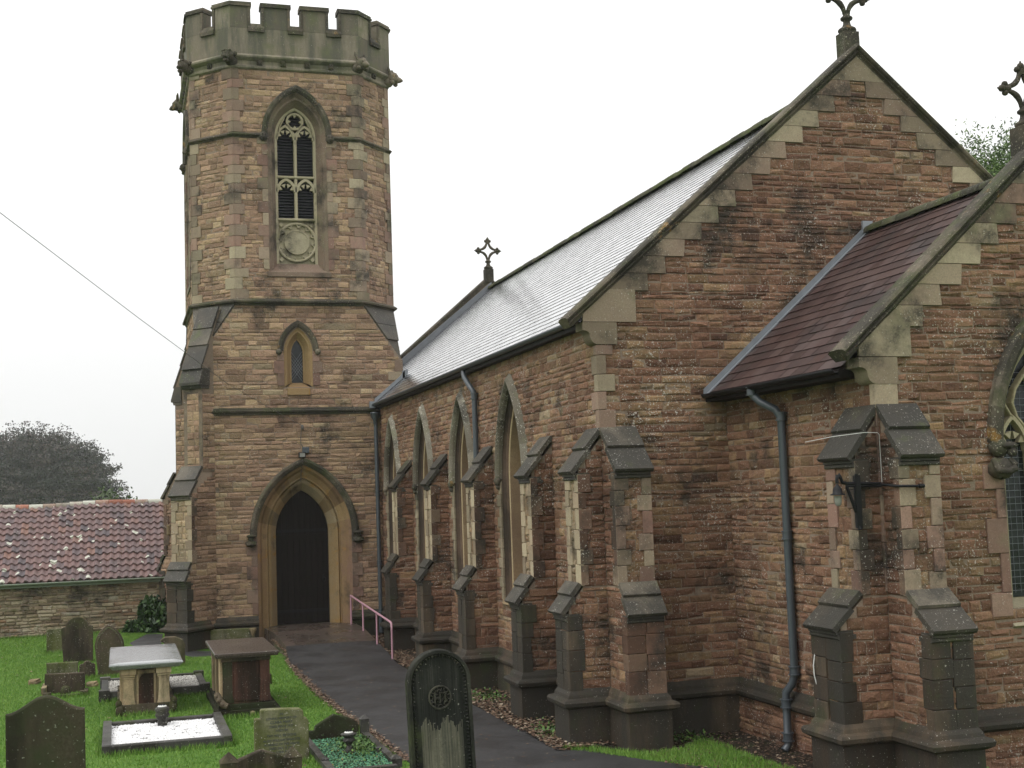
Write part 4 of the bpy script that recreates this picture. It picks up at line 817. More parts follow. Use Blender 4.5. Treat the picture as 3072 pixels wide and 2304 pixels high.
# chancel window
q = MB(); q.rt(.5, 1)
q.loft(FC, [(arch(0, .86, -1.60, .45, 2.10), .03), (arch(0, .80, -1.55, .45, 2.0), -.03), (arch(0, .79, -1.55, .45, 1.99), -.10), (arch(0, .77, -1.52, .45, 1.96), -.08), (arch(0, .72, -1.47, .45, 1.88), -.22), (arch(0, .72, -1.47, .45, 1.88), -.40)])
q.prism([FC(-.86, -1.85, 0), FC(-.86, -1.82, .05), FC(-.86, -1.47, -.40), FC(-.86, -1.85, -.40)], FC.u*1.72)
cw = q.build('chancel_window', 'tracery', church)
h = MB(); h.fmould(FC, arch(0, .90, None, .47, 2.18, 14), [(-.05, 0), (-.05, .06), (.02, .12), (.12, .13), (.16, .09), (.16, 0)], 3); h.build('hood_mould', 'trim', cw)
for s_ in (-1, 1):
    h = MB(); h.rt(); p = lambda a, z, d: FC(s_*(.96+a), z, d); h.blob(p(0, .40, .10), .13, 10, .12, (1.1, .9, .9)); h.blob(p(-.10, .34, .22), .065, 8, .05); h.blob(p(-.08, .42, .20), .10, 8, .1, (1.2, .9, .5))
    h.blob(p(0, .14, .12), .15, 10, .12, (1.1, 1, .9)); h.tube([p(.10, .25, .12), p(.12, .12, .22), p(0, .10, .28), p(-.10, .14, .26)], .045, 7); h.tube([p(-.08, .25, .18), p(-.13, .17, .24)], .04, 7); h.fbox(FC, *sorted((s_*.82, s_*.95)), .115, .135, .18, .32); h.build('label_stop', 'trim', cw)
t = MB(); t.rt(.6, 1); D0, D1 = -.38, -.22
t.fmould(FC, arch(0, .72, -1.47, .45, 1.88), [(-.04, D0), (-.04, D1-.02), (-.02, D1), (.01, D1), (.01, D0)])
for mxx in (-.24, .24): bar(t, FC, [(mxx, -1.47), (mxx, .62)], .06, D0, D1)
for c in (-.48, 0, .48):
    t.fmould(FC, arch(c, .215, None, .36, .80), [(-.025, D0), (-.025, D1), (.025, D1), (.025, D0)]); cusp(t, FC, c, .42, .2, D0+.05, D1-.03, .2, math.pi-.2, 4, .02)
for sg in (-1, 1):
    bar(t, FC, [(sg*.24, .62), (sg*.40, .80), (sg*.46, .98), (sg*.40, 1.16), (sg*.24, 1.36)], .04, D0, D1); bar(t, FC, [(sg*.24, .62), (sg*.10, .80), (sg*.03, 1.0), (sg*.08, 1.2), (sg*.24, 1.36)], .04, D0, D1)
    bar(t, FC, [(sg*.48, .80), (sg*.57, .95), (sg*.62, 1.10)], .035, D0, D1); bar(t, FC, [(sg*.24, 1.36), (sg*.1, 1.5), (0, 1.72)], .04, D0, D1)
t.build('tracery', 'tracery', cw)
g = MB(); g.rt(); g.face([FC(*p_, -.34) for p_ in arch(0, .72, -1.5, .45, 1.9)]); g.build('glass', 'glass', cw)
l = MB()
for zz in np.arange(-1.42, 1.4, .085): l.tube([FC(-.7, zz, -.335), FC(.7, zz, -.335)], .0035, 4)
for ss in np.arange(-.69, .7, .085): l.tube([FC(ss, -1.45, -.335), FC(ss, 1.3, -.335)], .0035, 4)
l.build('lead_lattice', 'lead', cw)
#

# =================================================================== GROUND
def sm(t): t = min(max(t, 0), 1); return t*t*(3-2*t)
def gz(x, y): return -3.6+.85*sm((15.3-y)/4)*sm((5.2-x)/2.2)
def gzn(x, y):
    f = lambda t: np.clip(t, 0, 1)**2*(3-2*np.clip(t, 0, 1)); return -3.6+.85*f((15.3-y)/4)*f((5.2-x)/2.2)
xs = np.concatenate([[-420, -200, -90, -40, -20], np.arange(-12, 20, .5), [24, 34, 50, 90, 200, 420]]); ys = np.concatenate([[-200, -60, -20, -5], np.arange(2, 46, .5), [50, 60, 80, 120, 200, 320, 430]])
mb = MB(); mb.smooth = True; mb.grid([[(x, y, gz(x, y)) for x in xs] for y in ys]); mb.build('lawn_ground', 'lawn', loc=(0, 0, -3.6), kind='structure')
def sheet(name, poly, dz, mat, zf=None, kind='structure', **k):
    mb = MB(); v = [Vector((x, y, 0)) for x, y in poly]
    for t in geometry.tessellate_polygon([v]): mb.face([(v[i].x, v[i].y, gz(v[i].x, v[i].y)+dz) for i in t])
    return mb.build(name, mat, loc=(poly[0][0], poly[0][1], -3.6), kind=kind, **k)
def pth(y): return 0 if y < 28.7 else .385*min((y-28.7)/4.6, 1)
LE = [(3.62, 34.86), (3.74, 33), (3.78, 31.5), (3.66, 30), (3.62, 28), (3.60, 25), (3.66, 22.3), (3.75, 20), (3.8, 18), (4.0, 16), (4.6, 13.5), (5.5, 10.5), (6.2, 7), (7, 3)]
RE = [(5.98, 34.86), (5.97, 33), (5.94, 31.5), (5.93, 30), (5.86, 28.3), (5.87, 25), (5.87, 22.5), (5.93, 20), (5.96, 18.4), (6.75, 16.65), (7.9, 14.9), (8.1, 12.5), (8.6, 7), (9.4, 3)]
mb = MB(); pv = MB()
for i in range(len(LE)-1):
    n_ = 4
    for j in range(n_):
        a = [Vector(LE[i]).lerp(Vector(LE[i+1]), (j+k)/n_) for k in (0, 1)]; b = [Vector(RE[i]).lerp(Vector(RE[i+1]), (j+k)/n_) for k in (0, 1)]
        rows = []
        for A, B in zip(a, b): rows.append([(A.lerp(B, t).x, A.lerp(B, t).y, gz(A.lerp(B, t).x, A.lerp(B, t).y)+.012+pth(A.lerp(B, t).y)+.012*math.sin(math.pi*t)) for t in np.linspace(0, 1, 7)])
        tgt = pv if i < 2 else mb; tgt.grid(rows)
        for q in (0, -1): tgt.face([rows[0][q], rows[1][q], (rows[1][q][0], rows[1][q][1], -3.8), (rows[0][q][0], rows[0][q][1], -3.8)])
mb.build('path', 'asphalt', loc=(4.8, 20, -3.6), kind='structure'); pv.build('paving', 'paving', loc=(4.8, 33, -3.6), kind='structure')
sheet('path', [(2.5, 32.7), (2.45, 33.5), (1.9, 34.1), (1.3, 34.6), (1.05, 36), (1.2, 39.3), (.75, 39.5), (.25, 37.1), (.45, 35.4), (.9, 34.2), (1.5, 33.4), (1.7, 32.7)], .006, 'asphalt')
sheet('flower_bed_soil', [(5.90, 34.9), (5.85, 28.3), (5.86, 22.5), (5.92, 20), (5.95, 18.4), (6.7, 16.7), (7.8, 15.0), (8.0, 12.4), (14, 12.0), (14, 14.1), (9.1, 14.1), (9.1, 18.2), (7, 18.2), (7, 34.9)], .007, 'soil')
GP = [(6.0, 18.0), (6.3, 17.85), (6.75, 17.25), (7.0, 17.0), (7.45, 17.05), (8.0, 17.55), (8.15, 17.0), (8.1, 16.2), (8.2, 15.2), (8.05, 14.75), (7.75, 15.05), (7.36, 15.7), (6.82, 16.5), (6.37, 17.3), (6.0, 17.8)]
sheet('grass_patch', GP, .012, 'lawn')
sheet('tower_bed_soil', [(3.6, 34.95), (3.55, 34.0), (2.6, 34.1), (1.9, 34.55), (1.35, 35.2), (1.2, 36.5), (2.1, 36.5), (2.1, 34.95)], .011, 'soil')
sheet('grass_patch', [(9.6, 13.3), (9.6, 12.2), (14, 12.1), (14, 13.6), (10.6, 13.6)], .012, 'lawn')
# --- scatter helpers (numpy)
def inpoly(x, y, poly):
    c = np.zeros(len(x), bool); j = len(poly)-1
    for i in range(len(poly)):
        xi, yi = poly[i]; xj, yj = poly[j]; c ^= ((yi > y) != (yj > y)) & (x < (xj-xi)*(y-yi)/(yj-yi+1e-12)+xi); j = i
    return c
def blades(name, pts, h, wd, mat, z=None, lab=None, lean=.5):
    n = len(pts); a = RNG.random(n)*np.pi; hh = h*(.5+RNG.random(n)*.8); zz = gzn(pts[:, 0], pts[:, 1]) if z is None else z
    d = np.stack([np.cos(a), np.sin(a)], 1)*wd/2; l = (RNG.random((n, 2))-.5)*lean*2*hh[:, None]
    V = np.zeros((n, 3, 3)); V[:, 0, :2] = pts-d; V[:, 1, :2] = pts+d; V[:, 2, :2] = pts+l; V[:, :2, 2] = zz[:, None] if hasattr(zz, 'shape') else zz; V[:, 2, 2] = zz+hh
    npmesh(name, V.reshape(-1, 3), np.arange(n*3).reshape(-1, 3), mat, RNG.random(n), loc=(float(pts[:, 0].mean()), float(pts[:, 1].mean()), -3.6), kind='stuff', label=lab)
LAWN = [(-10, 14), (4.0, 14), (3.78, 18), (3.74, 20), (3.64, 22.3), (3.58, 25), (3.60, 28), (3.66, 31), (3.5, 33.9), (2.6, 34.0), (2.5, 32.7), (1.7, 32.7), (.9, 34.2), (.45, 35.4), (.25, 37.1), (.75, 39.5), (.6, 40.6), (-10, 40.6)]
n_ = 460000; p = np.stack([RNG.random(n_)*14.1-10, 14+RNG.random(n_)**.8*26.6], 1)
ok = inpoly(p[:, 0], p[:, 1], LAWN)
for (x0, x1, y0, y1) in ((-.2, 1.58, 20.55, 22.7), (-.3, 1.6, 26.3, 28.2), (2.6, 3.6, 17.3, 19.9), (.0, .95, 24.1, 27)): ok &= ~((p[:, 0] > x0) & (p[:, 0] < x1) & (p[:, 1] > y0) & (p[:, 1] < y1))
p = p[ok]; blades('grass', p, .034, .014, 'blade', lab='short bright green mown grass of the churchyard')
p = np.stack([6+RNG.random(26000)*2.4, 14.6+RNG.random(26000)*3.5], 1); p = p[inpoly(p[:, 0], p[:, 1], GP)]; blades('grass', p, .07, .012, 'blade', lab='small tongue of bright grass at the foot of the corner buttresses')
TUFT = []
for x0, x1, y in ((-.97, -.29, 12), (1.79, 2.55, 18.6), (-.27, 1.63, 20.4), (-.35, 1.63, 26.1), (-.05, .95, 24.18), (1.55, 2.67, 23.0), (-1.27, -.6, 32.85), (-.45, .15, 29.9), (-1.5, -.6, 27.18), (-1.5, -.8, 29.2), (-.86, -.5, 30), (.95, 1.5, 31.15), (-1.8, -1.4, 35.8), (-5, 1.3, 40.72), (2.6, 3.65, 17.2)):
    k = int((x1-x0)*420); TUFT.append(np.stack([x0+RNG.random(k)*(x1-x0), y+RNG.normal(size=k)*.035], 1))
for x, y0, y1 in ((-.29, 20.4, 22.8), (1.65, 20.4, 22.8), (1.66, 26.1, 28.3), (-.07, 24.2, 27), (1.53, 23.1, 25.6), (2.57, 17.4, 19.9), (2.68, 23.1, 25.5)):
    k = int((y1-y0)*300); TUFT.append(np.stack([x+RNG.normal(size=k)*.03, y0+RNG.random(k)*(y1-y0)], 1))
blades('grass_tufts', np.concatenate(TUFT), .085, .014, 'blade', lab='longer grass tufts left round the feet of the graves')
def flakes(name, x, y, z, size, mat, tv=None, lab=None, tilt=.5, loc=None, kind='stuff', parent=None):
    n = len(x); a = RNG.random(n)*2*np.pi; s_ = size*(.6+.8*RNG.random(n)); u = np.stack([np.cos(a), np.sin(a), (RNG.random(n)-.5)*tilt], 1)*s_[:, None]; v = np.stack([-np.sin(a), np.cos(a), (RNG.random(n)-.5)*tilt*2], 1)*(s_*.6)[:, None]
    c = np.stack([x, y, z], 1); V = np.stack([c-u, c+v, c+u, c-v], 1).reshape(-1, 3)
    return npmesh(name, V, np.arange(n*4).reshape(-1, 4), mat, RNG.random(n) if tv is None else tv, parent, **({} if parent else dict(loc=loc or (float(x.mean()), float(y.mean()), -3.6))), kind=kind, label=lab)
n_ = 9000; x = 5.88+RNG.random(n_)*.95; y = 17.7+RNG.random(n_)**1.2*17; x = np.where(RNG.random(n_) < .5, 5.85+(x-5.85)*.6, x)
flakes('leaf_litter', x, y, -3.575+RNG.random(n_)*.05, .028, 'deadleaf', lab='damp brown leaf litter lying along the foot of the nave wall')
n_ = 3500; x = 6.9+RNG.random(n_)*2; y = 13.0+RNG.random(n_)*5; flakes('leaf_litter', x, y, -3.58+RNG.random(n_)*.02, .02, 'deadleaf', tv=RNG.random(n_)**2, lab='dark wet litter in the corner between nave and chancel')
n_ = 2600; x = 1.4+RNG.random(n_)*2.3; y = 33.6+RNG.random(n_)*1.2; k = inpoly(x, y, [(3.6, 34.95), (3.55, 34.0), (2.6, 34.1), (1.9, 34.55), (1.3, 34.9)]); flakes('leaf_litter', x[k], y[k], -3.58+RNG.random(k.sum())*.03, .03, 'deadleaf', lab='pinkish brown leaf litter at the foot of the tower')
for cx, cy, n_, lb in ((6.35, 19.2, 500, 'green weeds between the corner buttress and its neighbour'), (6.3, 22.9, 400, 'green weeds by the foot of the second nave buttress'), (7.9, 17.75, 250, 'few green weeds in the dark corner under the gable'), (10.2, 13.0, 1500, 'green weeds under the chancel gable wall')):
    x = cx+RNG.normal(size=n_)*.18; y = cy+RNG.normal(size=n_)*.3; flakes('weeds', x, y, -3.59+np.abs(RNG.normal(size=n_))*.05, .022, 'weed', tilt=1.4, lab=lb)
n_ = 260; x = 3.7+RNG.random(n_)*2.2; y = 16.5+RNG.random(n_)*17; flakes('fallen_leaves', x, y, gzn(x, y)+.028+np.interp(y, [28.7, 33.3], [0, .385]), .022, 'deadleaf', tv=.5+.5*RNG.random(n_), lab='few fallen leaves scattered on the tarmac path', tilt=.1)
n_ = 500; x = -4+RNG.random(n_)*7.5; y = 15+RNG.random(n_)*25; flakes('fallen_leaves', x, y, gzn(x, y)+.035, .024, 'deadleaf', lab='few brown leaves fallen on the grass')
# edging along the lawn side of the path
n_ = 5200; y = 18+RNG.random(n_)*15.5; x = np.interp(y, [b for a, b in LE][::-1], [a for a, b in LE][::-1])+RNG.normal(size=n_)*.045
flakes('path_edge_litter', x, y, -3.585+RNG.random(n_)*.03+np.interp(y, [28.7, 33.3], [0, .2]), .022, 'deadleaf', lab='brown crumbly edge of soil and leaves where lawn meets the path')

# =================================================================== BARN
BY, BYR = 40.7, 43.8; brn = thing('outbuilding', (-4, 42.5, -3.6), 'long low stone outbuilding with red pantile roof spotted with lichen', 'outbuilding')
FBn = Frame((0, BY+.15, 0), (1, 0, 0), (0, -1, 0)); m_ = MB(); s_ = MB(); bx0, bx1 = -16, 1.9
m_.wall(FBn, [(bx0, Z0), (bx1, Z0), (bx1, -2.0), (bx0, -2.0)]); m_.face([(bx1, BY+.15, Z0), (bx1, 47, Z0), (bx1, 47, -2), (bx1, BYR, .2), (bx1, BY+.15, -2)]); m_.face([(bx0, BY+.15, Z0), (bx0, 47, Z0), (bx0, 47, -2), (bx0, BYR, .2), (bx0, BY+.15, -2)]); m_.face([(bx0, 47, Z0), (bx1, 47, Z0), (bx1, 47, -2), (bx0, 47, -2)])
stones(s_, FBn, [[(-8, Z0), (bx1, Z0), (bx1, -2.1), (-8, -2.1)]], -3.7, -2.1, .085, (.12, .4), dep=(.004, .045)); multi('wall', [(s_, 'rubble_barn'), (m_, 'mortar')], brn)
mb = MB(); sl = math.hypot(BYR-BY, 2.25); nr = 13; cs = sl/nr; dy, dzz = (BYR-BY)/sl, 2.25/sl; tw = .216; bowl = lambda x: .03*math.sin(x*.7+1)-.02*math.sin(x*1.9)
for r_ in range(nr):
    for c_ in range(int((bx1-bx0)/tw)):
        x0 = bx1-(c_+1)*tw; mb.tn = (min(max(random.gauss(.5, .25), 0), 1), random.random(), 0); rows = []; jt = U(-.008, .008); jl = U(-.01, .012)
        for k, (t, lf) in enumerate(((r_*cs-.035+jl, .058), ((r_+1)*cs, .008))):
            rows.append([(x0+tw*1.04*u, BY+dy*t-dzz*(lf+jt), -2.0+dzz*t+dy*(lf+jt)+.028*math.sin(2*math.pi*u+.4)+bowl(x0)*t/sl) for u in np.linspace(0, 1, 8)])
        mb.grid(rows, sm=True); lowr = [(a, b+.012, c-.04) for a, b, c in rows[0]]; mb.grid([lowr, rows[0]], sm=False)
mb.rt(); mb.face([(bx0, BYR, .22), (bx1, BYR, .22), (bx1, 47.1, -2.1), (bx0, 47.1, -2.1)]); roof = mb.build('roof', 'pantile', brn)
mb = MB(); x = bx0
while x < bx1:
    l_ = min(U(.38, .46), bx1-x+.01); mb.rt(); mb.grid([[(xx, BYR+.13*math.cos(a), .19+bowl(x)+.12*math.sin(a)) for a in np.linspace(-.2, math.pi+.2, 8)] for xx in (x+.006, x+l_-.004)], sm=True); x += l_
mb.build('ridge_tiles', 'ridge', roof)
mb = MB(); mb.rt(); mb.grid([[(xx, BY-.06+.06*math.cos(a), -2.04+.06*math.sin(a)) for a in np.linspace(math.pi, 2*math.pi, 8)]+[(xx, BY-.06+.045*math.cos(a), -2.03+.045*math.sin(a)) for a in np.linspace(2*math.pi, math.pi, 8)] for xx in (bx0, bx1)], True, True); mb.fbox(Frame((0, BY, 0), (1, 0, 0), (0, -1, 0)), bx0, bx1, -2.17, -2.04, -.14, -.01); mb.build('gutter', 'green_gutter', brn)

# =================================================================== TREES
def nz(d, seed=0):   # cheap lumpy direction noise
    a = np.arctan2(d[:, 1], d[:, 0]); e = d[:, 2]; r = np.random.default_rng(seed); o = np.zeros(len(d))
    for k in range(9): o += np.sin(a*r.integers(1, 8)+e*r.uniform(1, 9)+r.uniform(0, 6.3))*r.uniform(.3, 1)
    return o/4
def tree(name, base, cz, R, H, nclus, per, leaf, mat, lab, seed, spray=.8, droop=.15, inner=.25, lump=.12, group=None, top=(0, 0), flat=.25, asp=.55):
    rg = np.random.default_rng(seed); root = thing(name, base, lab, 'tree', group); b = np.array(base); cz0 = b[2]+cz
    d = rg.normal(size=(nclus, 3)); d /= np.linalg.norm(d, axis=1)[:, None]; d[:, 2] = np.where(d[:, 2] < -.5, -d[:, 2], d[:, 2])
    rr = (inner+(1-inner)*rg.random(nclus)**.42)*(1+lump*nz(d, seed)); c = np.stack([b[0]+d[:, 0]*R*rr, b[1]+d[:, 1]*R*rr, cz0+d[:, 2]*H*rr], 1)
    out = d.copy(); out[:, 2] = out[:, 2]*.5-droop; out /= np.linalg.norm(out, axis=1)[:, None]
    side = np.cross(out, [0, 0, 1.]); side /= np.linalg.norm(side, axis=1)[:, None]+1e-9; upv = np.cross(side, out)
    q = np.clip(rg.normal(size=(nclus, per, 3)), -1.6, 1.6); s = spray*(.6+.8*rg.random(nclus))
    c2 = c[:, None]+(out[:, None]*q[..., :1]*1.0+side[:, None]*q[..., 1:2]*.6+upv[:, None]*q[..., 2:]*flat)*s[:, None, None]*.55
    c2 = c2.reshape(-1, 3); n = len(c2); u = rg.normal(size=(n, 3)); u /= np.linalg.norm(u, axis=1)[:, None]; v = np.cross(u, rg.normal(size=(n, 3))); v /= np.linalg.norm(v, axis=1)[:, None]
    L = leaf*(.6+.8*rg.random(n))[:, None]; V = np.stack([c2-u*L, c2+v*L*asp, c2+u*L, c2-v*L*asp], 1).reshape(-1, 3); tv = np.clip(np.repeat(rg.random(nclus), per)*.75+rg.random(n)*.25, 0, 1)
    npmesh('crown', V, np.arange(n*4).reshape(-1, 4), mat, tv, root)
    t = MB(); t.rt(); hh = cz+H*.35; t.tube([(b[0], b[1], b[2]-.3), (b[0]+.05*R*.3, b[1], b[2]+hh*.4), (b[0], b[1]+.1, b[2]+hh)], [R*.075, R*.055, R*.02], 9)
    for k in range(26):
        i = rg.integers(0, nclus); e = c[i]*.92+np.array([b[0], b[1], cz0])*.08; z0 = b[2]+hh*rg.uniform(.25, .95); m = (np.array([b[0], b[1], z0])+e)/2+np.array([0, 0, -.04*R]); t.tube([(b[0], b[1], z0), m, e], [R*.022, R*.013, R*.003], 5)
    t.build('trunk', 'bark', root); return root
tree('copper_beech', (-12.0, 200, -3.6), 4.0, 12.2, 10.6, 2600, 100, .165, 'copper', 'wide dark copper beech in the mist beyond the outbuilding', 5, spray=2.3, lump=.05, inner=.12, flat=.17, droop=.05)
tree('far_tree', (-.35, 92, -3.6), 1.6, 1.25, 3.1, 130, 20, .16, 'farleaf', 'small faint green tree peeping over the ridge of the outbuilding', 8, spray=.9)
tree('ash_tree', (31.6, 41, -3.6), 10.2, 3.7, 6.2, 2600, 46, .075, 'leafgreen', 'leafy green tree rising behind the nave roof', 9, spray=.75, lump=.12, inner=.1, droop=.3, asp=.36)
rg = np.random.default_rng(4)
def bush(c, R, H, n, lab, mat='shrub', sz=.05):
    root = thing('shrub', (c[0], c[1], -3.6), lab, 'shrub'); d = rg.normal(size=(n, 3)); d /= np.linalg.norm(d, axis=1)[:, None]; d[:, 2] = abs(d[:, 2]); rr = rg.random(n)**.4*(1+.25*nz(d, 3))
    x, y, z = c[0]+d[:, 0]*R*rr, c[1]+d[:, 1]*R*rr, -3.55+d[:, 2]*H*rr; flakes('foliage', x, y, z, sz, mat, tilt=2.4, parent=root, kind=None, tv=rg.random(n)); t = MB()
    for k in range(7): t.rt(); t.tube([(c[0]+U(-.1, .1), c[1]+U(-.1, .1), -3.65), (c[0]+U(-.7, .7)*R, c[1]+U(-.7, .7)*R, -3.6+H*.8)], [.02, .006], 5)
    t.build('stems', 'bark', root)
bush((1.0, 40.2), .55, .95, 3600, 'dark green shrub against the outbuilding wall beside the tower', sz=.055)
bush((.45, 40.35), .35, .3, 700, 'low green clump beside the dark shrub', sz=.05)

# =================================================================== GRAVEYARD
def xform(mb, M4): mb.v = [tuple(M4 @ Vector(p)) for p in mb.v]
def place(x, y, z=-3.6, rot=0, lx=0, ly=0): return Matrix.Translation((x, y, z)) @ Matrix.Rotation(math.radians(rot), 4, 'Z') @ Matrix.Rotation(math.radians(ly), 4, 'Y') @ Matrix.Rotation(math.radians(lx), 4, 'X')
LF = Frame((0, 0, 0), (1, 0, 0), (0, -1, 0))
def slab(mb, out, th, bev=.012, d=0.):
    """standing slab, outline out = [(s,z)] anticlockwise, front face with a chamfered arris"""
    cx, cz = sum(p[0] for p in out)/len(out), sum(p[1] for p in out)/len(out)
    ins = [(x+(cx-x)*bev/max(abs(cx-x), .05), z+(cz-z)*bev/max(abs(cz-z), .05)) for x, z in out]
    F = [LF(x, z, d-bev) for x, z in out]; B = [LF(x, z, d-th) for x, z in out]; I = [LF(x, z, d) for x, z in ins]
    mb.face(I); mb.face(B[::-1]); n = len(out)
    for k in range(n): j = (k+1) % n; mb.face([B[k], B[j], F[j], F[k]]); mb.face([F[k], F[j], I[j], I[k]])
def hs(outline, th, mat, M4, label, extra=None, cat='headstone', group='headstones in the churchyard', name='headstone'):
    mb = MB(); mb.rt(.2, .9); slab(mb, outline, th)
    if extra: extra(mb)
    xform(mb, M4); return mb.build(name, mat, loc=tuple(M4.translation), label=label, cat=cat, group=group)
def arcpts(cx, cz, r, a0, a1, n=10): return [(cx+r*math.cos(math.radians(a0+(a1-a0)*k/n)), cz+r*math.sin(math.radians(a0+(a1-a0)*k/n))) for k in range(n+1)]
# serpentine top, bottom left of the picture
SH = 1.12
serp = [(-.32, -.1), (.32, -.1), (.32, SH)]+[(.32-.64*t, SH+.13*math.sin(math.pi*t)**2) for t in np.linspace(.02, .98, 22)]+[(-.32, SH)]
hs(serp, .10, 'hs_dark', place(-.60, 12.0, gz(-.63, 12), 0, -1, -.6), 'big dark mossy headstone with serpentine top at the near left corner of the lawn')
# dog-tooth round headed stone
M4 = place(2.90, 12.05, gz(2.82, 12.05), 0, 0, -1.9); r_ = .305; H0 = 1.42
ro = lambda r, z0=-.1: [(-r, z0)]+[(r*math.cos(a), H0-.305+r*math.sin(a)) for a in np.linspace(math.pi, 0, 25)]+[(r, z0)]
def dog(mb):
    mb.loft(LF, [(ro(.290), .0), (ro(.262), -.022)]); 
mb = MB(); mb.rt(.0, .3)
o_, i_ = ro(.305), ro(.262); mb.grid([[LF(*p, -.115) for p in o_], [LF(*p, -.01) for p in o_], [LF(*p, 0) for p in ro(.298)], [LF(*p, 0) for p in ro(.272)], [LF(*p, -.025) for p in i_]]); mb.face([LF(*p, -.115) for p in o_])
def _top(x): return H0-.305+math.sqrt(max(.262**2-x*x, 0))
xc = np.linspace(-.2615, .2615, 56)
for a, b in zip(xc[:-1], xc[1:]):
    zc_ = .74+.05*math.sin(a*31)+U(-.045, .045) if abs(a) < .2 else -.09; mb.tn = (U(.0, .1), random.random(), 0); mb.face([LF(a, zc_, -.025), LF(b, zc_, -.025), LF(b, _top(b), -.025), LF(a, _top(a), -.025)])
    if zc_ > 0: mb.tn = (U(.5, .85), .5, 0); mb.face([LF(a, -.1, -.025), LF(b, -.1, -.025), LF(b, zc_, -.025), LF(a, zc_, -.025)])
xform(mb, M4); dk = mb.build('headstone', 'hs_black', loc=tuple(M4.translation), label='tall blackened round topped headstone with dog tooth border beside the path', cat='headstone', group='headstones in the churchyard')
mb = MB(); P_ = [Vector(p) for p in ro(.262, .0)]; acc = 0; 
for k in range(len(P_)-1):
    a, b = P_[k], P_[k+1]; L_ = (b-a).length; m_ = max(1, round(L_/.034))
    for j in range(m_):
        c = a.lerp(b, (j+.5)/m_); t = (b-a).normalized()*.5*L_/m_*.92; nn = Vector((-t.y, t.x)).normalized()*-.030; mb.tn = (U(.1, .9) if c.y > 1.2 else U(0, .25), .6, 0)
        q0, q1, q2 = c-t, c+t, c+nn; ap = LF(c.x+nn.x*.35, c.y+nn.y*.35, .004); A, B, C = LF(*q0, -.024), LF(*q1, -.024), LF(*q2, -.024); mb.face([A, B, ap]); mb.face([B, C, ap]); mb.face([C, A, ap])
xform(mb, M4); mb.build('dogtooth_border', 'hs_black', dk)
mb = MB(); mb.rt(.5, 1); c_ = (.0, H0-.44); mb.fmould(LF, circ(c_[0], c_[1], .105, 28), [(-.008, -.025), (-.004, -.008), (.006, -.008), (.01, -.025)])
for k in range(8): a = k*math.pi/4; mb.fmould(LF, circ(c_[0]+.088*math.cos(a), c_[1]+.088*math.sin(a), .022, 8), [(-.005, -.025), (0, -.01), (.005, -.025)])
for gx in (-.05, 0, .05):
    mb.fbox(LF, gx-.007, gx+.007, c_[1]-.05, c_[1]+.05, -.025, -.008)
mb.fbox(LF, -.05, -.0, c_[1]-.006, c_[1]+.006, -.025, -.009); mb.tube([LF(.03, c_[1]+.04, -.012), LF(.06, c_[1]+.03, -.012), LF(.035, c_[1], -.012), LF(.07, c_[1]-.03, -.012), LF(.035, c_[1]-.045, -.012)], .007, 5)
for k in range(26): a = U(0, 6.28); r = U(.02, .075); mb.blob(LF(c_[0]+r*math.cos(a), c_[1]+r*math.sin(a), -.018), U(.006, .014), 5, .2)
xform(mb, M4); mb.build('carved_roundel', 'hs_black', dk)
def letter(parent, lines, M4, mat='letters', d=.002):
    for txt, sz, x, z in lines:
        cu = bpy.data.curves.new('inscription', 'FONT'); cu.body = txt; cu.size = sz; cu.align_x = 'CENTER'; cu.extrude = .0012; to = bpy.data.objects.new('inscription', cu); COL.objects.link(to)
        me = bpy.data.meshes.new_from_object(to.evaluated_get(bpy.context.evaluated_depsgraph_get())); bpy.data.objects.remove(to)
        T = M4 @ Matrix.Translation((x, -d, z)) @ Matrix.Rotation(math.pi/2, 4, 'X'); me.transform(Matrix.Translation(-W[parent.name]) @ T); me.materials.clear(); me.materials.append(M[mat])
        o = bpy.data.objects.new('inscription', me); COL.objects.link(o); o.parent = parent; W[o.name] = W[parent.name]
# lettered grey stone
M4 = place(2.16, 18.7, -3.6, 0, 0, 0); w1, w2 = .37, .285
out = [(-w1, -.08), (w1+.01, -.08), (w1+.01, .56), (w1-.02, .60), (w2+.015, .59), (w2+.03, .62), (w2+.02, .70), (w2-.03, .735), (0, .75), (-w2+.02, .755), (-w2, .74), (-w2, .63), (-w1+.02, .635), (-w1, .62)]
q = hs(out, .13, 'hs_grey', M4, 'squat grey green headstone with stepped shoulders and lead lettered inscription')
letter(q, [('IN', .05, 0, .665), ('LOVING MEMORY OF', .044, 0, .61), ('CLARA MARY', .052, 0, .555), ('DIED JAN 6 1927', .046, 0, .50), ('AGED 84', .042, 0, .445), ('THY WILL BE DONE', .046, 0, .375), ('ALSO WILLIAM WHATTE', .046, 0, .31), ('HUSBAND OF THE ABOVE', .042, 0, .255), ('DIED DEC 9 1937', .046, 0, .20), ('AGED 82', .042, 0, .15)], M4)
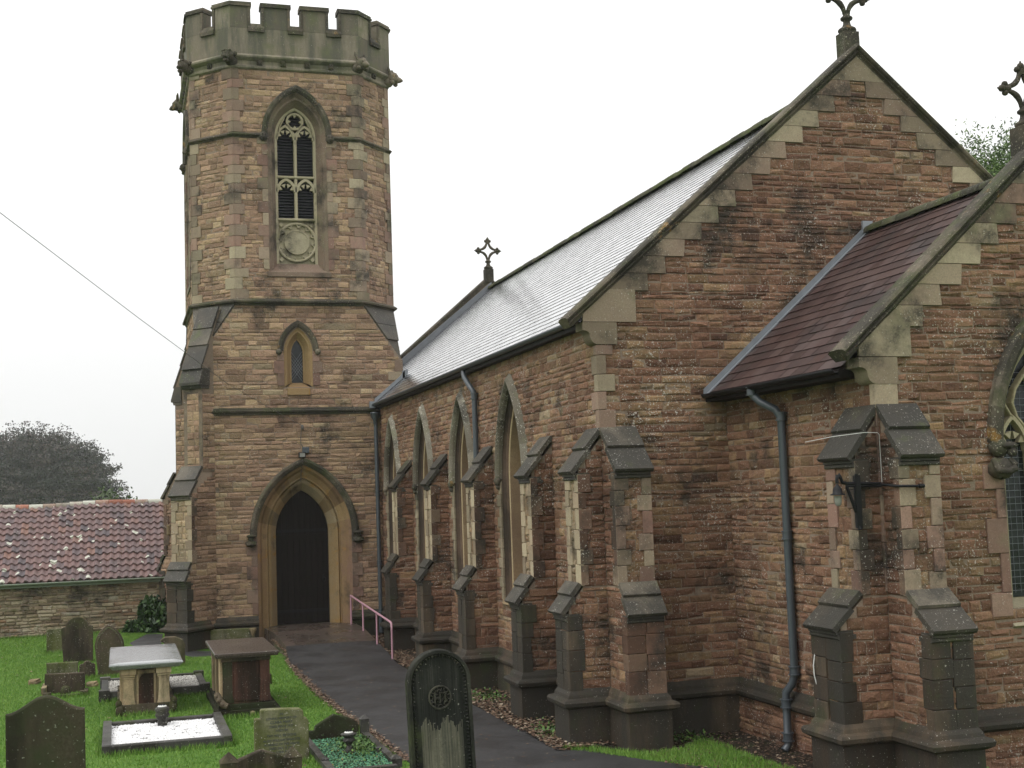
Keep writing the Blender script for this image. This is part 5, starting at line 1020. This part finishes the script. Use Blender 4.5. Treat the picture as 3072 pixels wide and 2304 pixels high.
# kerb set with gabled headstone and pyramid posts
def post(mb, x, y, w_, z0, z1, zc):
    mb.rt(); mb.box(x-w_/2, x+w_/2, y-w_/2, y+w_/2, z0, z1); b = [(x-w_/2-.008, y-w_/2-.008, z1), (x+w_/2+.008, y-w_/2-.008, z1), (x+w_/2+.008, y+w_/2+.008, z1), (x-w_/2-.008, y+w_/2+.008, z1)]
    for k in range(4): mb.face([b[k], b[(k+1) % 4], (x, y, zc)])
    mb.face(b)
g = thing('grave_surround', (1.6, 16.0, -3.6), 'mossy stone grave with low gabled headstone between two pyramid capped posts, at the bottom edge', 'grave', 'kerbed graves on the lawn')
mb = MB(); mb.rt(); zz = -3.6; slab(mb, [(-.30, -.1), (.30, -.1), (.30, .60), (0, .69), (-.30, .585)], .11); xform(mb, place(1.60, 16.03, zz)); mb.build('headstone', 'hs_brown', g)
for px_ in (1.225, 1.97): mb = MB(); post(mb, px_, 16.0, .20, -3.7, -3.0, -2.885); mb.build('post', 'hs_brown', g)
for px_ in (1.225, 1.97): mb = MB(); mb.rt(); mb.box(px_-.06, px_+.06, 14.6, 15.9, -3.7, -3.42); mb.build('kerb', 'kerb', g)
mb = MB(); mb.rt(); mb.box(2.2, 2.34, 18.35, 18.6, -3.65, -3.5)
# small kerbed grave with black gabled headstone, urn and teal chippings
g = thing('grave_surround', (3.05, 18.6, -3.6), 'small kerbed grave with low gabled dark headstone beside the path', 'grave', 'kerbed graves on the lawn')
mb = MB(); mb.rt(); slab(mb, [(-.36, -.1), (.40, -.1), (.40, .24), (.35, .30), (.24, .36), (.02, .42), (-.255, .265), (-.27, .20), (-.36, .20)], .09); xform(mb, place(3.06, 19.92)); h_ = mb.build('headstone', 'hs_dark', g)
for a in ((3.555, 19.98, .13, -3.7, -3.285, -3.225), (3.575, 17.72, .14, -3.7, -3.475, -3.418), (2.66, 18.05, .10, -3.7, -3.46, -3.43), (2.62, 17.3, .13, -3.7, -3.475, -3.42), (3.48, 18.45, .08, -3.7, -3.45, -3.43)): mb = MB(); post(mb, *a); mb.build('post', 'kerb', g)
for (x0, x1, y0, y1) in ((2.60, 2.70, 17.37, 19.85), (3.50, 3.60, 17.8, 19.9), (2.70, 3.50, 17.24, 17.36)): mb = MB(); mb.rt(); mb.box(x0, x1, y0, y1, -3.7, -3.475); mb.build('kerb', 'kerb', g)
mb = MB(); mb.rt(); mb.box(2.7, 3.5, 17.36, 19.88, -3.62, -3.53); mb.build('bed', 'soil', g)
n_ = 6500; x = 2.71+RNG.random(n_)*.78; y = 17.37+RNG.random(n_)*2.45; flakes('teal_chippings', x, y, -3.52+RNG.random(n_)*.02, .013, 'teal', tv=np.clip(RNG.random(n_)*.75+(RNG.random(n_) < .06)*.3, 0, 1), parent=g, kind='stuff', tilt=1)
n_ = 1200; x = np.clip(3.28+RNG.normal(size=n_)*.14, 2.72, 3.48); y = 19.0+RNG.normal(size=n_)*.35; flakes('weeds', x, y, -3.51+np.abs(RNG.normal(size=n_))*.035, .02, 'weed', parent=g, kind='stuff', tilt=1.6)
def urn(c, s, prof, lab, lid=True):
    mb = MB(); mb.rt(); x, y, z = c; mb.box(x-.075*s, x+.075*s, y-.075*s, y+.075*s, z, z+.05*s); mb.lathe((x, y, z), [(r*s, h*s) for r, h in prof], 20); o = mb.build('memorial_vase', 'kerb', loc=c, label=lab, cat='vase')
    if lid:
        r, h = prof[-1]; mb = MB(); mb.rt(); mb.lathe((x, y, z+h*s+.001), [(r*s*.86*math.cos(a), r*s*.38*math.sin(a)) for a in np.linspace(0, 1.45, 8)], 20); l = mb.build('lid', 'white_lid', o); mb = MB()
        for rr, nn in ((.32, 6), (.62, 10)):
            for k in range(nn): a = 2*math.pi*k/nn; e = math.acos(rr); mb.blob((x+r*s*.86*rr*math.cos(a), y+r*s*.86*rr*math.sin(a), z+h*s+r*s*.38*math.sin(e)), .0065*s*2, 6)
        mb.build('lid_holes', 'void', l)
urn((3.085, 18.6, -3.53), .98, [(.05, .05), (.045, .08), (.035, .12), (.05, .155), (.085, .18), (.092, .205), (.07, .225), (.075, .245), (.10, .265), (.118, .275), (.118, .287), (.075, .30)], 'black pedestal vase with white pierced lid on the small kerbed grave')
urn((.66, 22.35, -3.505), 1.0, [(.07, .04), (.075, .08), (.085, .11), (.11, .14), (.115, .17), (.095, .20), (.115, .225), (.115, .26), (.095, .28), (.085, .29)], 'dark ribbed memorial vase with white lid on the white chippings')
# white chippings grave
g = thing('grave_surround', (.68, 21.6, -3.6), 'wide grave with dark stone kerb filled with white chippings', 'grave', 'kerbed graves on the lawn')
for (x0, x1, y0, y1, z1) in ((-.13, 1.49, 20.44, 20.58, -3.455), (-.13, 1.49, 22.68, 22.80, -3.46), (-.26, -.13, 20.42, 22.82, -3.44), (1.49, 1.62, 20.42, 22.82, -3.44)):
    mb = MB(); F = Frame(((x0+x1)/2, (y0+y1)/2, 0), (1, 0, 0), (0, -1, 0)); mb.rt(); mb.box(x0, x1, y0, y1, -3.7, z1-.02)
    c = .025; mb.prism([(x0, y0, z1-.019), (x0, y0+.002, z1-.012), (x0, y0+c, z1), (x0, y1-c, z1), (x0, y1, z1-.019)], (x1-x0, 0, 0)); mb.build('kerb', 'kerb', g)
mb = MB(); mb.rt(); mb.box(-.13, 1.49, 20.58, 22.68, -3.62, -3.535); mb.build('bed', 'soil', g)
def gravel(name, x0, x1, y0, y1, z, n, r, mat, parent, prob=None, lo=.15):
    x = x0+RNG.random(n)*(x1-x0); y = y0+RNG.random(n)*(y1-y0)
    if prob is not None: k = prob(x, y); x, y = x[k], y[k]; n = len(x)
    oc = np.array([(1, 0, 0), (-1, 0, 0), (0, 1, 0), (0, -1, 0), (0, 0, 1), (0, 0, -1)], float); Fo_ = np.array([(0, 2, 4), (2, 1, 4), (1, 3, 4), (3, 0, 4), (2, 0, 5), (1, 2, 5), (3, 1, 5), (0, 3, 5)])
    V = (oc[None]*(.6+.8*RNG.random((n, 6, 1))))*(r*(.6+.8*RNG.random((n, 1, 1)))); a = RNG.random(n)*6.28; ca, sa = np.cos(a)[:, None], np.sin(a)[:, None]
    V = np.stack([V[..., 0]*ca-V[..., 1]*sa, V[..., 0]*sa+V[..., 1]*ca, V[..., 2]*.75], 2)+np.stack([x, y, z+RNG.random(n)*r], 1)[:, None]
    t = np.repeat(np.clip(lo+(1-lo)*RNG.random(n), 0, 1), 8); npmesh(name, V.reshape(-1, 3), (Fo_[None]+np.arange(n)[:, None, None]*6).reshape(-1, 3), mat, t, parent, kind='stuff')
def patchy(x, y): 
    f = np.sin(x*9+y*3)+np.sin(x*23-y*7+1)*.6+np.sin(y*17+x*5)*.5; edge = np.minimum(np.minimum(x+.13, 1.49-x), np.minimum(y-20.58, 22.68-y)*.8); return (f > -1.2+.4*(edge < .05)) | (RNG.random(len(x)) < .25)
gravel('white_chippings', -.13, 1.49, 20.58, 22.68, -3.53, 15000, .014, 'white_gravel', g, patchy)
g = thing('grave_surround', (.65, 27.2, -3.6), 'low kerbed grave with grey chippings behind the pale chest tomb', 'grave', 'kerbed graves on the lawn')
for (x0, x1, y0, y1) in ((-.22, 1.5, 26.16, 26.3), (-.22, 1.5, 28.15, 28.28), (-.34, -.22, 26.3, 28.15), (1.5, 1.62, 26.3, 28.15)): mb = MB(); mb.rt(); mb.box(x0, x1, y0, y1, -3.7, -3.42); mb.build('kerb', 'kerb', g)
for (x, y) in ((-.28, 26.22), (1.57, 26.22), (-.28, 28.22), (1.57, 28.22)): mb = MB(); mb.rt(); mb.box(x-.10, x+.10, y-.10, y+.10, -3.7, -3.385); mb.build('corner_block', 'kerb', g)
mb = MB(); mb.rt(); mb.box(-.22, 1.5, 26.3, 28.15, -3.62, -3.48); mb.build('bed', 'soil', g); gravel('grey_chippings', -.22, 1.5, 26.3, 28.15, -3.475, 7000, .018, 'grey_gravel', g)
# ---- chest tombs
def tomb1():
    g = thing('chest_tomb', (.46, 25.6, -3.6), 'pale stone chest tomb with wet grey ledger top and red panel', 'tomb', 'chest tombs on the lawn')
    def pr(x0, x1, y0, y1, z0, z1, name, mat, bev=0):
        mb = MB(); mb.rt(); mb.box(x0, x1, y0, y1, z0, z1)
        if bev: pass
        return mb.build(name, mat, g)
    mb = MB(); mb.rt(.4, 1); x0, x1, y0, y1 = -.17, 1.07, 24.12, 27.15
    P_ = [(x0, y0), (x1, y0), (x1, y1), (x0, y1)]; prf = [(-.10, -.115), (-.06, -.11), (-.03, -.085), (-.02, -.07), (.0, -.055), (.012, -.03), (.0, -.008), (-.02, -.0), (-.13, .012)]
    mb.pmould(P_[::1], -2.685, [(a, b) for a, b in prf], True)
    k = .13; mb.face([(x0+k, y0+k, -2.673), (x1-k, y0+k, -2.673), (x1-k, y1-k, -2.673), (x0+k, y1-k, -2.673)]); mb.build('ledger_slab', 'tomb_slab', g)
    pr(.05, .85, 24.36, 26.9, -3.55, -2.80, 'chest', 'tomb_buff')
    pr(-.04, .94, 24.24, 27.03, -3.7, -3.42, 'plinth', 'hs_brown')
    F = Frame((.45, 24.36, 0), (1, 0, 0), (0, -1, 0)); G = Frame((.05, 25.6, 0), (0, -1, 0), (-1, 0, 0))
    for s_ in (-.30, .30):
        mb = MB(); mb.rt(); mb.fbox(F, s_-.13, s_+.13, -2.90, -2.805, 0, .11); mb.fbox(F, s_-.115, s_+.115, -2.95, -2.905, 0, .085, .01); mb.fbox(F, s_-.10, s_+.10, -2.98, -2.955, 0, .065)
        prof = [(.085, -2.985), (.085, -3.20), (.10, -3.35), (.115, -3.42)]; mb.prism([F(s_+p, z, 0) for p, z in prof]+[F(s_-p, z, 0) for p, z in prof[::-1]], F.n*.055); mb.build('pilaster', 'tomb_buff', g)
    mb = MB(); mb.rt(); mb.fbox(F, -.155, .155, -2.90, -2.83, 0, .045, .008); mb.fbox(F, -.165, -.13, -3.42, -2.905, 0, .04); mb.fbox(F, .13, .165, -3.42, -2.905, 0, .04); mb.build('panel_frame', 'tomb_buff', g)
    mb = MB(); mb.rt(); out_ = [(-.128, -3.42), (.128, -3.42), (.128, -2.905), (-.03, -2.905), (-.075, -2.925), (-.11, -2.97), (-.128, -3.05)]; mb.prism([F(a, b, .001) for a, b in out_], F.n*.02); mb.build('panel', 'tomb_red', g)
    for t in (-1.0, 0, 1.0): mb = MB(); mb.rt(); mb.fbox(G, t-.13, t+.13, -3.42, -2.83, 0, .05, .01); mb.build('pilaster', 'tomb_buff', g)
    for sx, cx in ((-1, -.0), (1, .90)):
        mb = MB(); mb.rt(); mb.blob((cx-.03*sx*0, 24.21, -3.50), .10, 10, .12, (.8, .7, 1.2)); mb.blob((cx+.02*sx, 24.19, -3.38), .055, 8, .15, (1, .8, 1.3)); mb.build('scroll_foot', 'hs_brown', g)
tomb1()
def tomb2():
    g = thing('chest_tomb', (2.1, 24.4, -3.6), 'dark brown chest tomb with flat overhanging slab and red side panel', 'tomb', 'chest tombs on the lawn')
    mb = MB(); mb.rt(); x0, x1, y0, y1 = 1.56, 2.65, 23.12, 25.62; mb.pmould([(x0, y0), (x1, y0), (x1, y1), (x0, y1)], -2.52, [(-.06, -.085), (-.015, -.08), (-.01, -.05), (.0, -.045), (.0, -.008), (-.012, 0), (-.05, .001)], True)
    mb.face([(x0+.05, y0+.05, -2.519), (x1-.05, y0+.05, -2.519), (x1-.05, y1-.05, -2.519), (x0+.05, y1-.05, -2.519)]); mb.build('ledger_slab', 'tomb_brown_slab', g)
    mb = MB(); mb.rt(); mb.box(1.70, 2.50, 23.30, 25.4, -3.42, -2.60); mb.build('chest', 'tomb_red', g)
    F = Frame((2.10, 23.30, 0), (1, 0, 0), (0, -1, 0)); G = Frame((1.70, 24.35, 0), (0, -1, 0), (-1, 0, 0))
    mb = MB(); mb.rt(); mb.fbox(F, -.42, .42, -2.68, -2.605, 0, .05, .01); mb.build('frieze', 'black_stone', g)
    for s_ in (-.32, .32): mb = MB(); mb.rt(); prof = [(.085, -2.685), (.08, -3.05), (.085, -3.25), (.11, -3.38)]; mb.prism([F(s_+p, z, 0) for p, z in prof]+[F(s_-p, z, 0) for p, z in prof[::-1]], F.n*.03); mb.build('pilaster', 'tomb_red' if s_ > 0 else 'hs_dark', g)
    mb = MB(); mb.rt(); mb.fbox(F, -.215, .215, -3.36, -2.70, 0, .014, .008); mb.build('panel', 'tomb_red', g)
    for t in (-.9, 0, .9): mb = MB(); mb.rt(); mb.fbox(G, t-.12, t+.12, -3.40, -2.62, 0, .05, .01); mb.build('pilaster', 'tomb_buff', g)
    mb = MB(); mb.rt(); mb.box(1.62, 2.58, 23.16, 25.55, -3.48, -3.40); mb.prism([(1.56, 23.08, -3.7), (1.56, 23.08, -3.50), (1.62, 23.14, -3.44), (1.62, 23.14, -3.7)], (0, 0, 0)) if 0 else mb.box(1.56, 2.66, 23.06, 25.6, -3.7, -3.485); mb.build('plinth', 'hs_dark', g)
    for c, sz in (((2.18, 23.05, -3.54), .045), ((2.42, 23.05, -3.53), .05), ((2.15, 23.05, -3.60), .035)): 
        mb = MB(); mb.rt(); mb.blob(c, sz, 8, .1, (1.1, .12, .85)); mb.build('lichen_patch', 'tomb_buff', g)
    mb = MB(); mb.rt()
    pts = [(1.58, 23.12, -3.17), (1.60, 23.10, -3.24), (1.64, 23.07, -3.31), (1.70, 23.05, -3.38), (1.76, 23.03, -3.40)]; mb.tube(pts, [.045, .065, .055, .065, .05], 8)
    for p_ in pts[1:4]: mb.blob((p_[0]-.03, p_[1]-.03, p_[2]+.02), .045, 7, .2)
    mb.build('broken_scroll', 'hs_brown', g)
tomb2()
# ---- the other stones
hs([(-.33, -.1), (.33, -.1), (.36, .80), (.36, .86), (.30, .885)]+arcpts(0, .83, .27, 12, 168, 10)+[(-.30, .885), (-.36, .86), (-.36, .80)], .11, 'hs_brown', place(-.935, 32.95, -3.6, 0, -3, -1.5), 'big brown headstone with round head and shoulders near the outbuilding')
hs([(-.19, -.1), (.19, -.1), (.19, .595), (.10, .61), (-.16, .60), (-.19, .58)], .10, 'hs_grey', place(-1.60, 35.9), 'small square lichened headstone left of the big round shouldered one')
def lance(w_, h, z0=-.1, n=9):
    R_ = [(w_-w_*2*(1-math.cos(a)), h*.56+w_*1.75*math.sin(a)) for a in np.linspace(0, math.acos(.5), n)]; sc = h/R_[-1][1]; R_ = [(x, z*sc) for x, z in R_]; return [(-w_*.86, z0), (w_*.86, z0)]+R_+[(-x, z) for x, z in R_[:-1]][::-1]
q = hs(lance(.305, 1.13), .10, 'hs_brown', place(-.165, 30.0, -3.6, 0, 0, -3.5), 'lancet shaped headstone with raised moulded edge beside the pale chest tomb')
mb = MB(); mb.rt(); lo = lance(.265, 1.07); mb.fmould(LF, lo[1:][::1], [(-.012, -.002), (-.008, .012), (.008, .012), (.012, -.002)]); xform(mb, place(-.165, 30.0, -3.6, 0, 0, -3.5)); mb.build('edge_moulding', 'hs_grey', q)
hs([(-.31, -.1), (.31, -.1), (.315, .445), (-.315, .455)], .10, 'hs_grey', place(-1.15, 29.3), 'low plain rectangular headstone behind the kerbed block')
hs([(-.165, -.1), (.165, -.1), (.165, .27), (.14, .30), (.10, .305)]+arcpts(0, .27, .095, 20, 160, 8)+[(-.10, .305), (-.14, .30), (-.165, .27)], .08, 'hs_brown', place(-.67, 30.1), 'small dark headstone with little rounded head on the lawn')
g = thing('grave_surround', (-1.02, 27.7, -3.6), 'short block memorial with kerb and flower holder on the lawn', 'grave', 'kerbed graves on the lawn')
mb = MB(); mb.rt(); slab(mb, [(-.38, -.1), (.385, -.1), (.385, .375), (-.38, .39)], .13); xform(mb, place(-1.05, 27.9)); mb.build('headstone', 'hs_brown', g)
for x, y, hh in ((-1.35, 27.25, .11), (-.67, 27.3, .10)): mb = MB(); mb.rt(); mb.box(x-.07, x+.07, y-.07, y+.07, -3.7, -3.6+hh); mb.build('corner_block', 'hs_brown', g)
for x0, x1, y0, y1, zt_ in ((-1.28, -.74, 27.24, 27.34, -3.55), (-1.47, -1.38, 27.4, 28.2, -3.42), (-.68, -.6, 27.4, 27.9, -3.53)): mb = MB(); mb.rt(); mb.box(x0, x1, y0, y1, -3.7, zt_); mb.build('kerb', 'tomb_buff' if zt_ > -3.5 else 'hs_brown', g)
mb = MB(); mb.rt(); mb.lathe((-1.02, 27.5, -3.6), [(.10, 0), (.10, .09), (.085, .15), (.05, .185), (.03, .19)], 12); mb.build('flower_holder', 'hs_brown', g)
for x, y, lb in ((-1.74, 29.7, 'loose pale stone fragment lying left of the block memorial'), (-.56, 28.6, 'loose flat stone fragment lying right of the block memorial')):
    mb = MB(); mb.rt(); F = Frame((x, y, -3.6), (1, .2, 0), (-.2, -1, 0)); mb.fbox(F, -.09, .09, -.05, .09, -.16, .10, .03); mb.fbox(F, .02, .13, -.05, .05, -.1, .12, .02); mb.build('stone_fragment', 'tomb_buff', loc=(x, y, -3.6), label=lb, cat='stone')
hs([(-.25, -.1), (.27, -.1), (.25, .02), (.235, .30), (.255, .44), (.19, .58), (.02, .655), (-.20, .655), (-.29, .60), (-.31, .57), (-.26, .545), (-.22, .50), (-.235, .1)], .14, 'hs_brown', place(1.21, 31.3), 'weathered stone with a hollow curved head behind the pale chest tomb')
q = hs([(-.56, -.2), (.56, -.2), (.56, .44), (-.56, .455)], .08, 'hs_grey', place(2.80, 34.62, -3.6, 0, 6, 0), 'long low greenish slab leaning against the foot of the tower')
mb = MB(); mb.rt(); mb.lathe((3.30, 34.5, -3.35), [(.03, 0), (.07, .1), (.10, .17), (.09, .20)], 10); mb.build('stone_bowl', 'tomb_buff', loc=(3.30, 34.5, -3.35), label='small pale stone bowl beside the tower door', cat='bowl')
hs([(-.075, -.05), (.075, -.05), (.07, .20), (.0, .23), (-.07, .20)], .12, 'hs_brown', place(2.86, 26.9), 'stub of brown stone standing just right of the dark chest tomb')

# =================================================================== RAILS, LAMPS, CABLES
g = thing('handrail', (5.9, 32, -3.6), 'pink painted steel handrail beside the church door', 'handrail'); PY = [34.62, 32.85, 31.03, 29.25]; zt = [-2.47, -2.56, -2.65, -2.74]
mb = MB(); mb.rt(); mb.tube([(5.88, 34.64, -2.47), (5.88, 29.42, -2.735), (5.88, 29.30, -2.75), (5.88, 29.255, -2.80), (5.88, 29.25, -2.9)], .024, 10); mb.build('top_rail', 'rail', g)
for y, z in zip(PY, zt): mb = MB(); mb.rt(); mb.tube([(5.88, y, gz(5.88, y)+pth(y)-.05), (5.88, y, z-.02-(.1 if y < 30 else 0))], .022, 10); mb.build('post', 'rail', g)
# bracket lamp on the chancel buttresses
g = thing('bracket_lamp', (8.53, 13.88, -.5), 'black iron bracket lamp with glass shade on the chancel corner buttresses', 'lamp')
mb = MB(); mb.rt(); mb.box(8.495, 8.565, 13.84, 13.895, -.52, .11); mb.tube([(8.53, 13.87, .06), (8.53, 13.87, .13)], .022, 8); mb.tube([(8.53, 13.86, -.50), (8.53, 13.85, -.54)], .03, 8); mb.build('wall_post', 'black', g)
mb = MB(); mb.rt(); mb.tube([(8.86, 13.87, -.0), (8.40, 13.87, .015), (8.335, 13.87, .03), (8.31, 13.87, .09), (8.29, 13.87, .13), (8.27, 13.87, .12), (8.262, 13.87, .07), (8.262, 13.87, .02)], .022, 8); mb.tube([(8.86, 13.87, -.025), (8.38, 13.87, -.01)], .018, 8); mb.build('arm', 'black', g)
mb = MB(); mb.rt(); mb.tube([(8.39, 13.87, -.02), (8.50, 13.87, -.33)], .021, 8); mb.tube([(8.50, 13.865, .0), (8.485, 13.86, -.12), (8.50, 13.865, -.3)], .01, 8); mb.build('brace', 'black', g)
mb = MB(); mb.rt(); mb.lathe((8.262, 13.87, -.12), [(.088, .0), (.09, .012), (.06, .025), (.055, .065), (.042, .095), (.024, .11), (.014, .135)], 16); sh = mb.build('lamp_hood', 'black', g)
mb = MB(); mb.rt(); mb.lathe((8.262, 13.87, -.25), [(.018, 0), (.038, .02), (.045, .06), (.045, .125)], 14); mb.build('glass_shade', 'lampglass', g)
mb = MB(); mb.rt(); mb.tube([(8.84, 13.86, -.01), (8.86, 13.46, -.035), (9.17, 13.455, -.042)], .016, 8); mb.tube([(9.11, 13.455, -.04), (9.18, 13.455, -.042)], .026, 8); mb.build('stay_bar', 'black', g)
mb = MB(); mb.tube([(8.22, 14.5, .55), (8.25, 13.9, .585), (8.66, 13.85, .625), (8.86, 13.88, .622), (8.885, 13.88, .60), (8.885, 13.88, .02)], .0035, 6); mb.build('white_cable', 'whitewire', loc=(8.6, 13.9, .5), label='thin white cable run over the chancel buttress cap above the lamp', cat='cable')
mb = MB(); mb.tube([(8.22, 14.52, -2.0), (8.205, 14.53, -2.1), (8.18, 14.52, -2.2), (8.185, 14.52, -2.32), (8.215, 14.52, -2.45), (8.22, 14.52, -2.7)], .008, 6); mb.build('white_cable', 'whitewire', loc=(8.2, 14.5, -2.7), label='loose loop of white cable low on the side of the chancel buttress', cat='cable')
# floodlight over the door, its box, and the overhead wire
g = thing('floodlight', (4.72, 34.8, 1.2), 'small black floodlight over the point of the church door arch', 'lamp')
mb = MB(); mb.rt(); F = Frame((4.69, 34.90, 0), (1, 0, 0), (0, -1, 0)); mb.fbox(F, -.09, .09, 1.22, 1.36, .10, .20, .015); mb.build('lamp_head', 'black', g)
mb = MB(); mb.rt(); mb.face([F(-.07, 1.24, .202), F(.07, 1.24, .202), F(.07, 1.34, .202), F(-.07, 1.34, .202)]); mb.build('lens', 'lampglass', g)
mb = MB(); mb.rt(); mb.fbox(F, .02, .20, 1.34, 1.50, .02, .09, .01); mb.build('junction_box', 'pipe', g)
mb = MB(); mb.rt(); mb.tube([(4.70, 34.86, 2.02), (4.68, 34.87, 1.75), (4.68, 34.87, 1.6), (4.74, 34.86, 1.48)], .010, 6); mb.tube([(4.70, 34.80, 1.23), (4.69, 34.74, 1.15), (4.69, 34.95, .93), (4.69, 35.1, .68), (4.71, 35.40, .38)], .010, 6); mb.build('cable', 'cable', g)
mb = MB(); mb.tube([(4.72, 34.84, 2.07+.02), (4.72, 34.8, 2.02), (4.74, 34.82, 1.97)], [.03, .045, .02], 8); mb.tube([(4.72, 34.84, 2.07), (3.6, 32.45, 2.39), (2.42, 30, 2.755), (.4, 25, 3.545), (-1.616, 20, 4.378), (-3.7, 14.8, 5.30), (-6.2, 8.5, 6.45), (-10, -1, 8.4)], .006, 6); mb.build('overhead_cable', 'cable', loc=(4.72, 34.84, 2.0), label='thin overhead cable slanting from upper left down to the tower above the door', cat='cable')
mb = MB(); mb.rt(); mb.fbox(Frame((1.30, 36.6, 0), (1, 0, 0), (0, -1, 0)), -.05, .05, -.72, -.44, -.1, .04, .02); mb.build('wall_box', 'tomb_buff', loc=(1.3, 36.6, -.7), label='small pale box fixed on the left of the tower buttress', cat='box')

# =================================================================== HAZE (thin mist; sky stays outside)
mb = MB(); mb.box(-430, 430, -210, 440, -5.0, 30); hz = mb.build('haze', 'void', kind='stuff', label='thin pale mist lying over the whole churchyard')
hm = bpy.data.materials.new('mist'); hm.use_nodes = True; t_ = hm.node_tree; t_.nodes.clear(); o_ = t_.nodes.new('ShaderNodeOutputMaterial'); v_ = t_.nodes.new('ShaderNodeVolumePrincipled')
v_.inputs['Color'].default_value = (.95, .96, .98, 1); v_.inputs['Density'].default_value = .00035; v_.inputs['Anisotropy'].default_value = .3; t_.links.new(v_.outputs[0], o_.inputs['Volume']); hz.data.materials.clear(); hz.data.materials.append(hm)
